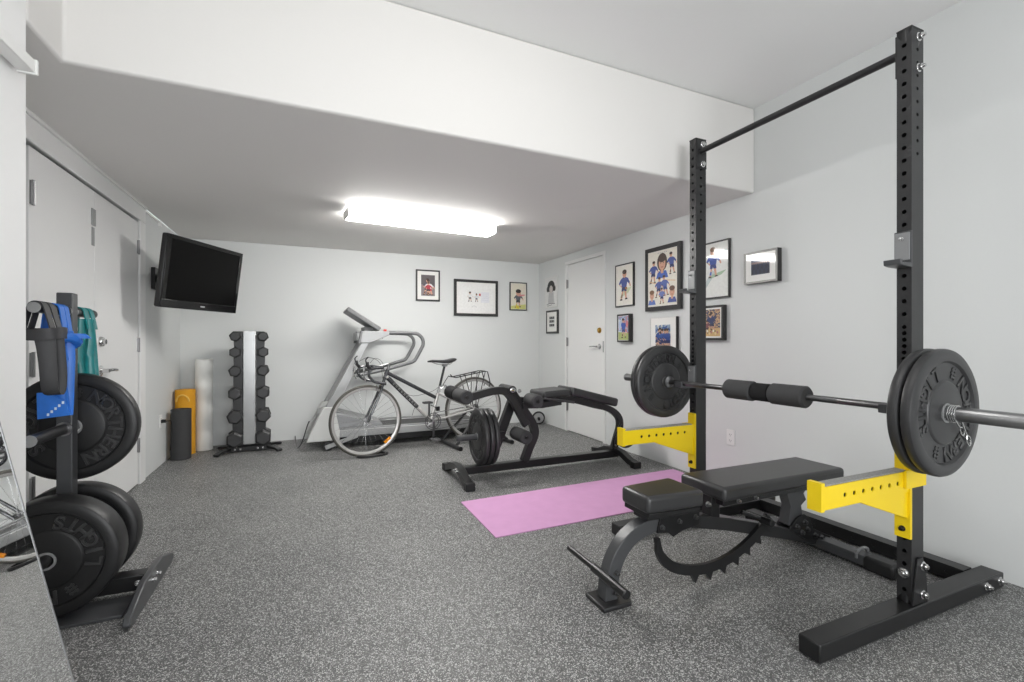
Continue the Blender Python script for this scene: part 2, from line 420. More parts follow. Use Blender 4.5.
class Art:
    """flat ink shapes on a sheet w x h (x right, z up, viewer on -y)"""
    def __init__(s, w, h, base): s.w, s.h, s.mb, s.k = w, h, MB(), 0; s.poly([(0,0),(1,0),(1,1),(0,1)], base)
    def poly(s, pts, m):
        m = cm(m) if isinstance(m, str) else m; s.mb.use(m); y = -0.00005 * s.k; s.k += 1; pts = [(min(1, max(0, p[0])), min(1, max(0, p[1]))) for p in pts]
        s.mb.face([s.mb.bm.verts.new(((p[0]-0.5)*s.w, y, (p[1]-0.5)*s.h)) for p in pts])
    def ell(s, x, y, rx, ry, m, n=16, a0=0):
        s.poly([(x+rx*math.cos(2*PI*i/n+a0), y+ry*math.sin(2*PI*i/n+a0)) for i in range(n)], m)
    def stroke(s, pts, t, m):
        asp = s.h / s.w
        for (x0,y0),(x1,y1) in zip(pts[:-1], pts[1:]):
            dx, dy = x1-x0, (y1-y0)*asp; l = math.hypot(dx,dy) or 1; nx, ny = -dy/l*t, dx/l*t/asp
            s.poly([(x0+nx,y0+ny),(x1+nx,y1+ny),(x1-nx,y1-ny),(x0-nx,y0-ny)], m)
    def figure(s, x, y, k, shirt, shorts='#2b3050', skin='#d9a489', hair='#3b2a22', lean=0.0, socks='#6d4a3a', big=1.0):
        """player drawn in a few flat shapes; x,y = feet, k = height in sheet units"""
        a = s.w / s.h
        q = lambda px, py: (x + (px + lean*py) * k / 1.0 / a, y + py * k)
        L = lambda *P: [q(*p) for p in P]
        s.poly(L((-0.10,0),(-0.16,0.02),(-0.09,0.36),(0.0,0.38)), skin); s.poly(L((0.10,0.05),(0.17,0.03),(0.12,0.36),(0.0,0.38)), skin)
        s.poly(L((-0.20,0),(-0.06,0),(-0.07,0.05),(-0.18,0.05)), '#33302e'); s.poly(L((0.07,0.02),(0.22,0.03),(0.18,0.08),(0.08,0.07)), '#33302e')
        s.poly(L((-0.15,0.09),(-0.07,0.08),(-0.05,0.20),(-0.12,0.20)), socks)
        s.poly(L((-0.13,0.30),(-0.02,0.30),(0.0,0.35),(0.03,0.30),(0.15,0.30),(0.12,0.45),(-0.11,0.45)), shorts)
        s.poly(L((-0.12,0.44),(0.13,0.44),(0.19,0.72),(0.06,0.77),(-0.06,0.77),(-0.19,0.70)), shirt)
        s.poly(L((-0.19,0.70),(-0.14,0.60),(-0.24,0.50),(-0.29,0.56)), shirt); s.poly(L((0.19,0.72),(0.14,0.62),(0.26,0.52),(0.30,0.58)), shirt)
        s.poly(L((-0.24,0.50),(-0.29,0.56),(-0.14,0.42),(-0.11,0.47)), skin); s.poly(L((0.26,0.52),(0.30,0.58),(0.36,0.45),(0.31,0.43)), skin)
        s.poly(L((-0.04,0.75),(0.04,0.75),(0.04,0.80),(-0.04,0.80)), skin)
        hx, hy = q(0, 0.87); s.ell(hx, hy, 0.085*k*big/a, 0.105*k*big, skin); s.ell(hx, hy+0.055*k*big, 0.092*k*big/a, 0.062*k*big, hair)
    def face(s, x, y, k, skin='#d8a78c', hair='#3a2a22', shirt='#2f49a0', long=False):
        a = s.w / s.h
        s.poly([(x-0.9*k/a, y-1.5*k), (x+0.9*k/a, y-1.5*k), (x+0.6*k/a, y-0.75*k), (x-0.6*k/a, y-0.75*k)], shirt)
        if long: s.ell(x, y+0.15*k, 0.75*k/a, 0.95*k, hair)
        s.poly([(x-0.2*k/a, y-1.0*k), (x+0.2*k/a, y-1.0*k), (x+0.2*k/a, y-0.5*k), (x-0.2*k/a, y-0.5*k)], skin)
        s.ell(x, y, 0.5*k/a, 0.7*k, skin); s.ell(x, y+0.5*k, 0.55*k/a, 0.36*k, hair)
        for e in (-0.2, 0.2): s.ell(x+e*k/a, y+0.08*k, 0.07*k/a, 0.05*k, '#2a2423', 8)
        s.poly([(x-0.2*k/a, y-0.32*k), (x+0.2*k/a, y-0.32*k), (x+0.12*k/a, y-0.4*k), (x-0.12*k/a, y-0.4*k)], '#a8574d')
    def build(s, parent, y):
        o = s.mb.build('print', None, parent, smooth_angle=0); o.location = (0, y, 0); return o

def picture(label, wall, a0, a1, z0, z1, fw, depth, fmat, art, mount=0.0, mmat=None, side=None, group=None, mount_b=None):
    """wall 'B' (back, a = X) or 'R' (right, a = Y); art(Art) draws the sheet; mount = margin of the board"""
    f_ = 1 - depth/(YB if wall == 'B' else XR)              # outlines were taken on the wall plane; the front stands off it
    a0, a1, z0, z1 = (a0*f_ if wall == 'B' else a0), a1*f_, 1.09+(z0-1.09)*f_, 1.09+(z1-1.09)*f_
    w, h = a1-a0, z1-z0; ca, cz = (a0+a1)/2, (z0+z1)/2
    loc = (ca, YB, cz) if wall == 'B' else (XR, ca, cz)
    t = thing('framed_picture', label, 'picture', loc, 0 if wall == 'B' else -PI/2, group)
    d = depth
    f = MB()
    if side: f.use(side)
    else: f.use(fmat)
    # body of the frame and its front moulding
    for (x0, x1, q0, q1) in ((-w/2, w/2, h/2-fw, h/2), (-w/2, w/2, -h/2, -h/2+fw), (-w/2, -w/2+fw, -h/2+fw, h/2-fw), (w/2-fw, w/2, -h/2+fw, h/2-fw)):
        if side: f.use(side)
        f.box(x0, x1, -d+0.003, -0.001, q0, q1); f.use(fmat); f.box(x0, x1, -d, -d+0.003, q0, q1)
    f.build('frame', None, t, bevel=0.0012)
    iw, ih = w-2*fw, h-2*fw
    MB().box(-iw/2, iw/2, -d+0.004, -0.002, -ih/2, ih/2).build('mount', mmat or M_mount, t)
    mb_ = mount if mount_b is None else mount_b
    A = Art(iw-2*mount, ih-2*mb_, art[0]); art[1](A); A.build(t, -d+0.0034)
    return t

BL, NV, GR, SK = '#46559a', '#27305f', '#9fb48a', '#d9a489'
def art_two(A):
    A.figure(0.32, 0.36, 0.36, '#e8e8e6', '#23242a', '#c9a893', '#1c1c1f', 0.0, '#23242a', 1.25)
    A.figure(0.50, 0.36, 0.30, '#dadde0', '#2a3250', '#c9a893', '#5a4a40', 0.0, '#2a3250', 1.3)
    A.ell(0.60, 0.62, 0.035, 0.05, '#b9474a'); A.poly([(0.62,0.34),(0.86,0.34),(0.86,0.72),(0.62,0.72)], '#e9e9ee')
    for i in range(4): A.stroke([(0.65,0.66-i*0.08),(0.83,0.66-i*0.08)], 0.002, '#c9cbd6')
    A.stroke([(0.38,0.18),(0.44,0.22),(0.50,0.17)], 0.003, '#9a9aa2')
def art_red(A):
    A.poly([(0,0),(1,0),(1,0.45),(0,0.55)], '#8a7f80'); A.figure(0.36,0.05,0.8,'#57525c','#2a2a30',lean=0.1); A.figure(0.66,0.02,0.75,'#e5e2e2','#c33a46',lean=-0.15); A.figure(0.52,0.05,0.62,'#b73545','#3a3136')
def art_car(A):
    A.poly([(0,0),(1,0),(1,0.2),(0,0.12)], '#cfcf7e'); A.figure(0.45,0.06,0.66,'#5d5f66','#33363c','#d3a28a','#2d2522',0.05,'#e0c935',1.9)
    A.poly([(0.52,0.5),(0.92,0.53),(0.92,0.58),(0.52,0.57)], '#d98c8f'); A.poly([(0.3,0.05),(0.5,0.0),(0.56,0.1),(0.36,0.14)], '#d9c53b')
def art_hair(A):
    A.poly([(0.22,0.12),(0.80,0.12),(0.72,0.50),(0.30,0.50)], '#c9c9ca'); A.ell(0.5,0.70,0.33,0.21,'#1c1b1d'); A.ell(0.22,0.62,0.12,0.10,'#1c1b1d'); A.ell(0.79,0.62,0.12,0.10,'#1c1b1d')
    A.ell(0.5,0.60,0.15,0.14,'#cfc8c4'); A.stroke([(0.12,0.08),(0.4,0.12),(0.85,0.09)],0.012,'#4a4a4d'); A.stroke([(0.15,0.03),(0.6,0.06)],0.01,'#6a6a6d')
    for i in range(5): A.stroke([(0.30+i*0.09,0.16),(0.34+i*0.075,0.48)],0.006,'#9a9a9c')
def art_rows(A):
    for i, y in enumerate((0.72, 0.44, 0.13)):
        A.poly([(0.12,y),(0.88,y),(0.88,y+0.2),(0.12,y+0.2)], '#4d4d4e')
        for j in range(5): A.ell(0.2+j*0.15, y+0.12, 0.055, 0.07, '#a2a2a0' if (i+j) % 2 else '#2e2e30', 8)
def art_run(A):
    A.poly([(0.25,0.18),(0.75,0.30),(0.95,0.44),(0.4,0.40)], '#cfd7b4'); A.figure(0.46,0.12,0.76,BL,'#35406f',SK,'#3f2e25',0.06,'#8a6a55',1.25); A.ell(0.62,0.42,0.07,0.035,'#a8744a')
def art_collage(A):
    A.face(0.5,0.76,0.175,hair='#4b3a30',shirt='#3f62b8',long=True)
    A.figure(0.16,0.42,0.42,BL,NV,SK,lean=0.1); A.figure(0.85,0.54,0.40,BL,NV,SK,lean=-0.1)
    A.stroke([(0.05,0.46),(0.35,0.40),(0.65,0.45),(0.95,0.42)],0.008,'#d9a86b')
    A.figure(0.36,0.15,0.38,BL,NV,SK,lean=0.12); A.figure(0.64,0.17,0.38,'#5568ac','#39508e',SK,lean=-0.15); A.figure(0.5,0.03,0.30,'#6a7cbc',NV,SK)
    A.face(0.15,0.20,0.115,hair='#7a5638',shirt='#6079bf'); A.face(0.85,0.23,0.125,hair='#6a4a3a',shirt=BL)
    for i in range(5): A.stroke([(0.36+i*0.07,0.95+0.01*(i%2)),(0.40+i*0.07,0.965-0.01*(i%2))],0.006,'#8e93a8')
def art_kick(A):
    A.poly([(0.05,0.1),(0.16,0.08),(0.62,0.45),(0.50,0.5)], '#c5d0cf'); A.poly([(0.5,0.42),(0.96,0.48),(0.8,0.40),(0.4,0.34)], '#a9c3a6')
    A.figure(0.52,0.36,0.56,'#3350a4','#2b3c7c','#d8a58c','#7c5439',0.0,'#3350a4',1.35); A.poly([(0.62,0.74),(0.97,0.80),(0.97,0.85),(0.66,0.79)], '#c4dcd6')
def art_small(A):
    A.poly([(0,0),(1,0),(1,0.28),(0,0.34)], '#a9b56c'); A.figure(0.55,0.08,0.84,'#3a57a8','#3a4a80','#caa089',lean=-0.06); A.ell(0.15,0.6,0.14,0.2,'#b9c7dd'); A.ell(0.88,0.66,0.12,0.16,'#d27a80')
def art_pack(A):
    random.seed(5)
    for i in range(9):
        A.figure(0.1+i*0.1, 0.04+0.1*random.random(), 0.62+0.2*random.random(), random.choice(['#2d4a8f','#33589f','#20355f']), NV, '#c49a83', lean=random.uniform(-0.2,0.2))
def art_tackle(A):
    A.poly([(0,0),(1,0),(1,0.3),(0,0.3)], '#d3b077'); A.figure(0.42,0.2,0.72,'#2f3f70','#242f55','#c89a80',lean=0.15); A.figure(0.62,0.16,0.7,'#26345f','#222b4b','#c89a80',lean=-0.2); A.figure(0.25,0.1,0.5,'#7c4a52','#42303c',lean=0.1)
    for i in range(8): A.ell(0.1+0.11*i, 0.10+0.05*(i%3), 0.05, 0.05, ('#e6cf9a','#b97a74','#efe7d2')[i%3], 8)
def art_team(A):
    for r_ in range(2):
        for i in range(9):
            x = 0.06+i*0.11; y = 0.10+0.34*r_
            A.poly([(x-0.06,y-0.1),(x+0.06,y-0.1),(x+0.05,y+0.26),(x-0.05,y+0.26)], '#232b45' if (i+r_)%2 else '#1b2136'); A.ell(x, y+0.34, 0.028, 0.075, '#b79684', 8)
PH = lambda n, c, s, k: photo_mat(n, c, s, k)
picture('black-framed red and grey sports photo, leftmost on the back wall', 'B', 1.218, 1.517, 1.583, 1.967, 0.018, 0.022, M_frame, ('#5d5658', art_red), 0.045)
picture('wide dark-framed drawing of two small figures on back wall', 'B', 1.70, 2.296, 1.41, 1.876, 0.034, 0.024, M_frame, ('#f3f2f0', art_two), 0.02)
picture('thin-framed caricature on yellow ground, back wall near the corner', 'B', 2.467, 2.717, 1.50, 1.874, 0.012, 0.02, M_frame, ('#e3dccb', art_car), 0.004)
picture('white-edged sketch of a black-haired head, on right wall left of door', 'R', 5.175, 5.528, 1.525, 1.92, 0.008, 0.016, M_framew, ('#e6e6e5', art_hair), 0.004)
picture('black-framed sheet of three dark rows below the black-haired sketch', 'R', 5.15, 5.50, 1.188, 1.488, 0.024, 0.022, M_frame, ('#e9e9e6', art_rows), 0.045)
picture('thin-framed caricature of a running player in blue, nearest right of door', 'R', 3.662, 3.982, 1.434, 1.862, 0.012, 0.02, M_frame, ('#f1ede4', art_run), 0.003)
picture('largest picture, thick black frame with collage of players in blue', 'R', 3.032, 3.516, 1.365, 1.942, 0.038, 0.03, M_frame, ('#eee9dc', art_collage), 0.003)
picture('small black box frame with photo of player on grass', 'R', 3.692, 3.949, 1.08, 1.36, 0.016, 0.045, M_frame, (PH('photo_player', ['#6c8bb8','#cfd6dc','#8fa0c0','#c97d80','#e2e4e4'], 14, 3.1), art_small), 0.004)
picture('white-mounted square picture of crowded blue players behind the far barbell plate', 'R', 3.079, 3.446, 0.93, 1.303, 0.006, 0.035, M_framew, (PH('photo_pack', ['#1e2c52','#35589a','#8fa4b9','#e2ded2','#7b8a52'], 18, 7.7), art_pack), 0.062, side=M_frame)
picture('tall thin-framed caricature of a kicking player in blue, behind far rack post', 'R', 2.545, 2.885, 1.42, 1.864, 0.012, 0.02, M_frame, ('#ebece8', art_kick), 0.003)
picture('small thick black frame with photo of a tackle, below the kicking player', 'R', 2.582, 2.86, 1.096, 1.368, 0.018, 0.04, M_frame, (PH('photo_tackle', ['#5a3d45','#8b6a5c','#c4a078','#3a3e58','#d8c29a'], 22, 1.9), art_tackle), 0.012)
picture('silver-framed dark team photo, nearest picture on the right wall', 'R', 2.136, 2.435, 1.497, 1.722, 0.014, 0.045, M_frames, (PH('photo_team', ['#1c2238','#2b3353','#4a4f66','#232840'], 20, 4.4), art_team), 0.045, side=M_frame)

# ------------------------------------------------------------------ outlets
def outlet(label, loc, rz, plugged):
    t = thing('wall_outlet', label, 'outlet', loc, rz)
    MB().box(-0.036, 0.036, -0.006, 0, -0.058, 0.058).build('face_plate', M_plastic_w, t, bevel=0.002)
    for z in (-0.022, 0.022):
        k = MB().prism([(-0.012, z-0.015), (0.012, z-0.015), (0.0165, z-0.006), (0.0165, z+0.006), (0.012, z+0.015), (-0.012, z+0.015), (-0.0165, z+0.006), (-0.0165, z-0.006)], 'y', -0.0075, -0.006).use(M_plastic_w)
        k.use(M_hole).box(-0.009, -0.0065, -0.0079, -0.0072, z-0.004, z+0.006).box(0.0065, 0.009, -0.0079, -0.0072, z-0.004, z+0.006).cyl((0,-0.0079,z-0.010),(0,-0.0072,z-0.010),0.0025,seg=8)
        k.build('socket', None, t)
    if plugged:
        p = MB().box(-0.013, 0.013, -0.04, -0.007, -0.013, 0.015)
        p.tube([(0,-0.04,0),(0.0,-0.06,0),(0.02,-0.075,-0.01),(0.06,-0.07,-0.12),(0.10,-0.05,-0.28)],0.004,8,sub=4)
        p.build('plug', M_plastic_b, t, bevel=0.002)
outlet('white outlet plate low on the right wall behind the bench', (XR, 2.545, 0.37), -PI/2, False)
outlet('white outlet with a black plug on the left wall beside rolled mats', (XL, 4.99, 0.385), PI/2, True)
# white cable conduit from the door trim to the television
k = MB().box(XL, XL+0.016, 4.53, 4.96, ZD-0.03, ZD-0.014); k.box(XL, XL+0.02, 4.92, 4.96, ZD-0.055, ZD-0.012)
tag(k.build('cable_conduit', M_plastic_w, bevel=0.003), 'white cable conduit along the top of the left wall above television', 'conduit')

# ------------------------------------------------------------------ television
tv = thing('television', 'black flat television tilted down on the left wall', 'television', (-0.742, 4.372, 1.594), 0)
tv.rotation_euler = (Matrix.Rotation(math.atan2(0.75, 0.406), 4, 'Z') @ Matrix.Rotation(R(7.5), 4, 'X')).to_euler()
W, H = 0.80, 0.53
MB().prism([(-W/2,-H/2),(W/2,-H/2),(W/2,H/2),(-W/2,H/2)], 'y', 0.0, 0.045).build('casing', M_plastic_b, tv, bevel=0.012, bseg=3)
k = MB()
for (x0,x1,z0,z1) in ((-W/2+0.002,W/2-0.002,H/2-0.032,H/2-0.002),(-W/2+0.002,W/2-0.002,-H/2+0.002,-H/2+0.062),(-W/2+0.002,-W/2+0.036,-H/2+0.062,H/2-0.032),(W/2-0.036,W/2-0.002,-H/2+0.062,H/2-0.032)):
    k.box(x0,x1,-0.012,0.0,z0,z1)
k.build('bezel', M_gloss_b, tv, bevel=0.003)
MB().box(-W/2+0.036, W/2-0.036, -0.005, 0.0, -H/2+0.062, H/2-0.032).build('screen', M_screen, tv)
MB().box(-0.022, 0.022, -0.0128, -0.012, -H/2+0.026, -H/2+0.036).build('logo', M_logo, tv)
MB().prism([(-0.34,-0.18),(0.34,-0.18),(0.34,0.18),(-0.34,0.18)], 'y', 0.045, 0.10).build('back_housing', M_plastic_b, tv, bevel=0.015)
MI = tv.matrix_basis.inverted() if False else (Matrix.Translation(tv.location) @ tv.rotation_euler.to_matrix().to_4x4()).inverted()
k = MB().box(XL+0.001, XL+0.03, 4.72, 4.88, 1.52, 1.70)
k.bar([(XL+0.03, 4.80, 1.61), (-0.99, 4.70, 1.61), (-0.845, 4.46, 1.60)], 0.04, 0.07)
k.box(-0.14, 0.14, 0.10, 0.118, -0.12, 0.12, M=MI.inverted())
o = k.build('wall_bracket', M_blk, tv, off=None, bevel=0.003); o.data.transform(MI)

# ------------------------------------------------------------------ rolled mats
def roll(label, name, loc, h, r0, r1, thick, m, extra=None):
    """sheet rolled up along a spiral, standing on end"""
    n = 120; turns = max(1, int((r1-r0)/(thick*1.12)))
    bm_ = MB(); pts = []
    for i in range(n*1+1):
        a = 2*PI*turns*i/n; r = r0 + (r1-thick/2-r0)*i/n; pts.append((r*math.cos(a+2.4), r*math.sin(a+2.4), h/2))
    bm_.bar(pts, thick, h)
    ob = bm_.build(name, m, None, bevel=0.002); ob.location = loc
    return tag(ob, label, 'mat')
roll('charcoal rolled foam mat standing in front of the yellow one', 'rolled_mat', (-1.072, 5.20, 0), 0.46, 0.02, 0.088, 0.011, M_blackmat)
# yellow roll with a printed ring
y = thing('rolled_mat', 'yellow rolled mat standing in the corner behind the charcoal roll', 'mat', (-1.082, 5.42, 0))
k = MB(); pts = []
for i in range(161):
    a = 2*PI*8*i/160; r = 0.015 + 0.07*i/160; pts.append((r*math.cos(a+2.4), r*math.sin(a+2.4), 0.31))
k.bar(pts, 0.0075, 0.62); k.build('roll', M_yelmat, y)
k = MB(); P = []
for i in range(25):
    t = PI*(0.05+0.9*i/24); th = -PI/2-0.05+0.62*math.cos(t); P.append((0.0905*math.cos(th), 0.0905*math.sin(th), 0.50+0.075*math.sin(t)))
k.tube(P, 0.008, 6); k.build('printed_ring', M_yelprint, y)
# white foam roller
k = MB().lathe([(0,0),(0.070,0),(0.076,0.006)] + [(0.0755+0.002*math.sin(i*1.15),0.02+0.87*i/24) for i in range(25)] + [(0.076,0.904),(0.070,0.91),(0,0.91)], None, 32)
o = k.build('foam_roller', M_whitefoam); o.location = (-0.945, 5.535, 0)
tag(o, 'tall white foam roller standing between yellow mat and dumbbell tower', 'foam roller')

# ------------------------------------------------------------------ dumbbell tower
DX, DYY, DRZ = -0.525, 5.33, R(3)
dr = thing('dumbbell_rack', 'upright two-column dumbbell tower standing against the back wall', 'dumbbell rack', (DX, DYY, 0), DRZ)
levels = [1.135, 0.980, 0.797, 0.580, 0.352, 0.135]
sizes = [0.052, 0.054, 0.058, 0.064, 0.071, 0.077]
XO = 0.122
MB().prism([(-0.052, 0.07), (0.052, 0.07), (0.052, 1.19), (-0.052, 1.19)], 'y', -0.052, -0.044).build('front_panel', mat('grey_panel', '#b4b5b5', 0.22, 0.7), dr, bevel=0.002)
MB().box(-0.05, 0.05, -0.044, 0.06, 0.07, 1.185).build('post', M_gun, dr, bevel=0.004)
for s in (-1, 1):
    pts = [(s*0.058, 0.06), (s*0.145, 0.06)]
    for z, r in reversed(list(zip(levels, sizes))):
        xo = 0.150 - 0.016*(z/1.15); hr = 0.02; cx = XO - 0.004*(z/1.15)
        pts += [(s*xo, z-0.03), (s*xo, z-0.012), (s*(cx+0.012), z-hr)]
        pts += [(s*(cx-hr*math.sin(t)), z-hr*math.cos(t)) for t in (0.0, 0.6, 1.1, 1.57, 2.1, 2.7)]
        pts += [(s*(cx+0.02), z+hr+0.002), (s*(xo-0.006), z+0.035)]
    pts += [(s*0.13, 1.185), (s*0.058, 1.185)]
    MB().prism(pts, 'y', -0.046, -0.03).build('cradle_plate', M_blk, dr, bevel=0.001)
    MB().prism(pts, 'y', 0.03, 0.046).build('cradle_plate', M_blk, dr, bevel=0.001)
MB().box(-0.19, 0.19, -0.075, -0.053, 0.008, 0.054).build('base_bar', M_blk2, dr, bevel=0.003)
MB().box(-0.19, 0.19, 0.05, 0.075, 0.008, 0.054).build('base_bar', M_blk2, dr, bevel=0.003)
for sx in (-1, 1):
    for sy in (-1, 1):
        k = MB().bar([(sx*0.17, sy*0.062, 0.036), (sx*0.24, sy*0.14, 0.026), (sx*0.27, sy*0.19, 0.012)], 0.05, 0.022)
        k.build('foot', M_blk2, dr, bevel=0.003)
for x in (-0.12, -0.075, 0.075, 0.12):
    MX = Matrix.Translation((x, -0.075, 0.032)) @ Matrix.Rotation(PI/2, 4, 'X')
    MB().lathe([(0,0.006),(0.009,0.006),(0.011,0),(0,0)][::-1], MX, 12).build('bolt', M_chrome, dr)
col_name = {-1: 'left', 1: 'right'}
ordn = ['top', 'second', 'third', 'fourth', 'fifth', 'bottom']
cD = Matrix.Rotation(DRZ, 4, 'Z')
for s in (-1, 1):
    for i, (z, r) in enumerate(zip(levels, sizes)):
        p = cD @ Vector((s*(XO - 0.004*(z/1.15)), 0, 0))
        nm = 'top' if i == 0 else ('bottom' if i == 5 else ordn[i] + ' from top')
        t = thing('hex_dumbbell', 'black rubber hex dumbbell, %s in the %s column of the tower' % (nm, col_name[s]), 'dumbbell', (DX+p.x, DYY+p.y, z), DRZ, 'hex dumbbells on the tower')
        L = 0.055 + r*0.35
        for e in (-1, 1):
            MX = Matrix.Translation((0, e*(0.056 + L/2), 0)) @ Matrix.Rotation(-PI/2, 4, 'X') @ Matrix.Rotation(PI/6 if i % 2 else 0.2, 4, 'Z')
            MB().lathe([(0,-L/2),(r*0.78,-L/2),(r,-L/2+0.012),(r,L/2-0.012),(r*0.78,L/2),(0,L/2)], MX, 6).build('head', M_rub2, t, smooth_angle=10, bevel=0.003)
        MX = Matrix.Rotation(-PI/2, 4, 'X')
        MB().lathe([(0,-0.058),(0.013,-0.058),(0.0165,-0.02),(0.0168,0.02),(0.013,0.058),(0,0.058)], MX, 14).build('handle', M_steel, t)

# ------------------------------------------------------------------ weight plates
def font_mesh(ch, size):
    cu = bpy.data.curves.new('t', 'FONT'); cu.body = ch; cu.size = size; cu.extrude = 0.0014; cu.offset = size*0.010; cu.bevel_depth = 0.0018; cu.bevel_resolution = 0; cu.align_x = 'CENTER'
    ob = bpy.data.objects.new('t', cu); me = bpy.data.meshes.new_from_object(ob)
    bpy.data.objects.remove(ob); bpy.data.curves.remove(cu); return me
def lettering(parent, h, r_in=0.120, r_out=0.170, m=None):
    size = (r_out-r_in)*1.42
    def word(txt, flip, step):
        bm = bmesh.new()
        for i, ch in enumerate(txt):
            k = i-(len(txt)-1)/2; a = R(180 - k*step) if flip else R(k*step)
            me = font_mesh(ch, size); rr = r_out - 0.001 if flip else r_in + 0.001
            me.transform(Matrix.Translation((rr*math.sin(a), rr*math.cos(a), h)) @ Matrix.Rotation(-a + (PI if flip else 0), 4, 'Z'))
            bm.from_mesh(me); bpy.data.meshes.remove(me)
        me = bpy.data.meshes.new('lettering'); bm.to_mesh(me); bm.free(); me.materials.append(m)
        ob = bpy.data.objects.new('lettering', me); C.objects.link(ob); ob.parent = parent
    word('NORTHERN', False, 17.5); word('LIGHTS', True, 17.0)
    for c in (90, 270):                                    # the small barred emblem between the words
        a = R(c)
        Mx = Matrix.Translation(((r_in+r_out)/2*math.sin(a), (r_in+r_out)/2*math.cos(a), h)) @ Matrix.Rotation(-a, 4, 'Z')
        e = MB()
        for k in (-1, 0, 1): e.box(-0.019+abs(k)*0.003, 0.019-abs(k)*0.003, k*0.013-0.0034, k*0.013+0.0034, -0.0014, 0.0016, M=Mx)
        e.box(-0.012, -0.006, -0.021, 0.021, -0.0014, 0.0014, M=Mx); e.box(0.006, 0.012, -0.021, 0.021, -0.0014, 0.0014, M=Mx)
        e.build('emblem', m, parent, None, smooth_angle=0)
M_letter = mat('raised_lettering', '#1b1b1c', 0.3, nscale=200, var=0.1, spec=0.6)
M_letter2 = mat('raised_lettering_dark', '#343435', 0.3, nscale=200, var=0.1, spec=0.6)
def make_plate(label, loc, face, spin, T, m, lm, R0=0.225, group=None, letters=True, sleeve=0.0258):
    """face: unit vector the lettered side looks along"""
    t = thing('weight_plate', label, 'weight plate', loc, 0, group)
    q = Vector((0,0,1)).rotation_difference(Vector(face)).to_matrix().to_4x4()
    if abs(Vector(face).y + 1) < 1e-6: q = Matrix.Rotation(PI/2, 4, 'X')
    if abs(Vector(face).y - 1) < 1e-6: q = Matrix.Rotation(-PI/2, 4, 'X')
    if abs(Vector(face).x + 1) < 1e-6: q = Matrix.Rotation(-PI/2, 4, 'Z') @ Matrix.Rotation(PI/2, 4, 'X')
    t.rotation_euler = (q @ Matrix.Rotation(R(spin), 4, 'Z')).to_euler()
    k = R0/0.225; h = T/2
    prof = [(0.027*k,-h+0.004),(0.105*k,-h+0.004),(0.110*k,-h+0.006),(0.114*k,-h+0.010),(0.176*k,-h+0.010),(0.182*k,-h+0.001),(0.190*k,-h),
            (0.214*k,-h+0.001),(0.222*k,-h+0.006),(0.225*k,-h+0.013),(0.225*k,h-0.013),(0.222*k,h-0.006),(0.214*k,h-0.001),
            (0.190*k,h),(0.182*k,h-0.001),(0.176*k,h-0.010),(0.114*k,h-0.010),(0.110*k,h-0.006),(0.105*k,h-0.004),(0.027*k,h-0.004)]
    body = MB().lathe(prof, None, 72, closed=True).build('rubber_disc', m, t, smooth_angle=30)
    rg = MB().lathe([(sleeve,-h+0.001),(0.034,-h+0.001),(0.034,h-0.001),(sleeve,h-0.001)], None, 32, closed=True).build('steel_hub', M_silver, t)
    if letters: lettering(t, h-0.009, m=lm)
    return t

# barbell plates
BX, BZ, BY = 2.05, 0.838, 1.62
p1 = make_plate('outer of two lettered black plates on the near end of barbell', (BX, 0.905, BZ), (0,-1,0), -112, 0.039, M_rub2, M_letter, group='barbell plates')
p2 = dup(p1, 'inner of two black plates on barbell near end, against the rack', (BX, 0.945, BZ))
p3 = dup(p1, 'inner black plate on the far barbell end, facing the bench', (BX, 2.298, BZ), (Matrix.Rotation(PI/2,4,'X') @ Matrix.Rotation(R(40),4,'Z')).to_euler())
p4 = dup(p1, 'outer black plate on the far barbell end beside the wall pictures', (BX, 2.338, BZ), (Matrix.Rotation(-PI/2,4,'X') @ Matrix.Rotation(R(20),4,'Z')).to_euler())

# barbell
bb = thing('barbell', 'steel barbell with chrome sleeves resting in low rack hooks', 'barbell', (BX, BY, BZ)); ob_ = (BX, BY, BZ)
RY = Matrix.Translation((BX, BY, BZ)) @ Matrix.Rotation(-PI/2, 4, 'X')
k = MB().lathe([(0,-0.66),(0.014,-0.66),(0.014,-0.37),(0.0133,-0.369),(0.0133,-0.363),(0.014,-0.362),(0.014,0.362),(0.0133,0.363),(0.0133,0.369),(0.014,0.37),(0.014,0.66),(0,0.66)], RY, 20)
k.build('shaft', M_dsteel, bb, ob_)
for s in (-1, 1):
    prof = [(0.0,0.63),(0.022,0.63),(0.036,0.634),(0.037,0.650),(0.025,0.656),(0.025,1.060),(0.022,1.065),(0,1.065)]
    MB().lathe([(r, s*h) for r, h in prof], RY, 28).build('sleeve', M_steel, bb, ob_)
# squat pad around the bar
bp_ = thing('barbell_pad', 'dark foam squat pad wrapped around the middle of the barbell', 'barbell pad', (BX, BY-0.015, BZ)); ob2 = (BX, BY-0.015, BZ)
def padprof(a, b, r): return [(0.0142,a),(r-0.008,a),(r,a+0.008),(r,b-0.008),(r-0.008,b),(0.0142,b)]
Mp = Matrix.Translation((BX, BY-0.015, BZ)) @ Matrix.Rotation(-PI/2, 4, 'X')
MB().lathe(padprof(-0.218, -0.045, 0.050), Mp, 32, closed=True).build('foam_sleeve', M_foam, bp_, ob2)
MB().lathe(padprof(0.055, 0.215, 0.050), Mp, 32, closed=True).build('foam_sleeve', M_foam, bp_, ob2)
MB().lathe(padprof(-0.045, 0.055, 0.044), Mp, 32, closed=True).build('strap', M_foamd, bp_, ob2)
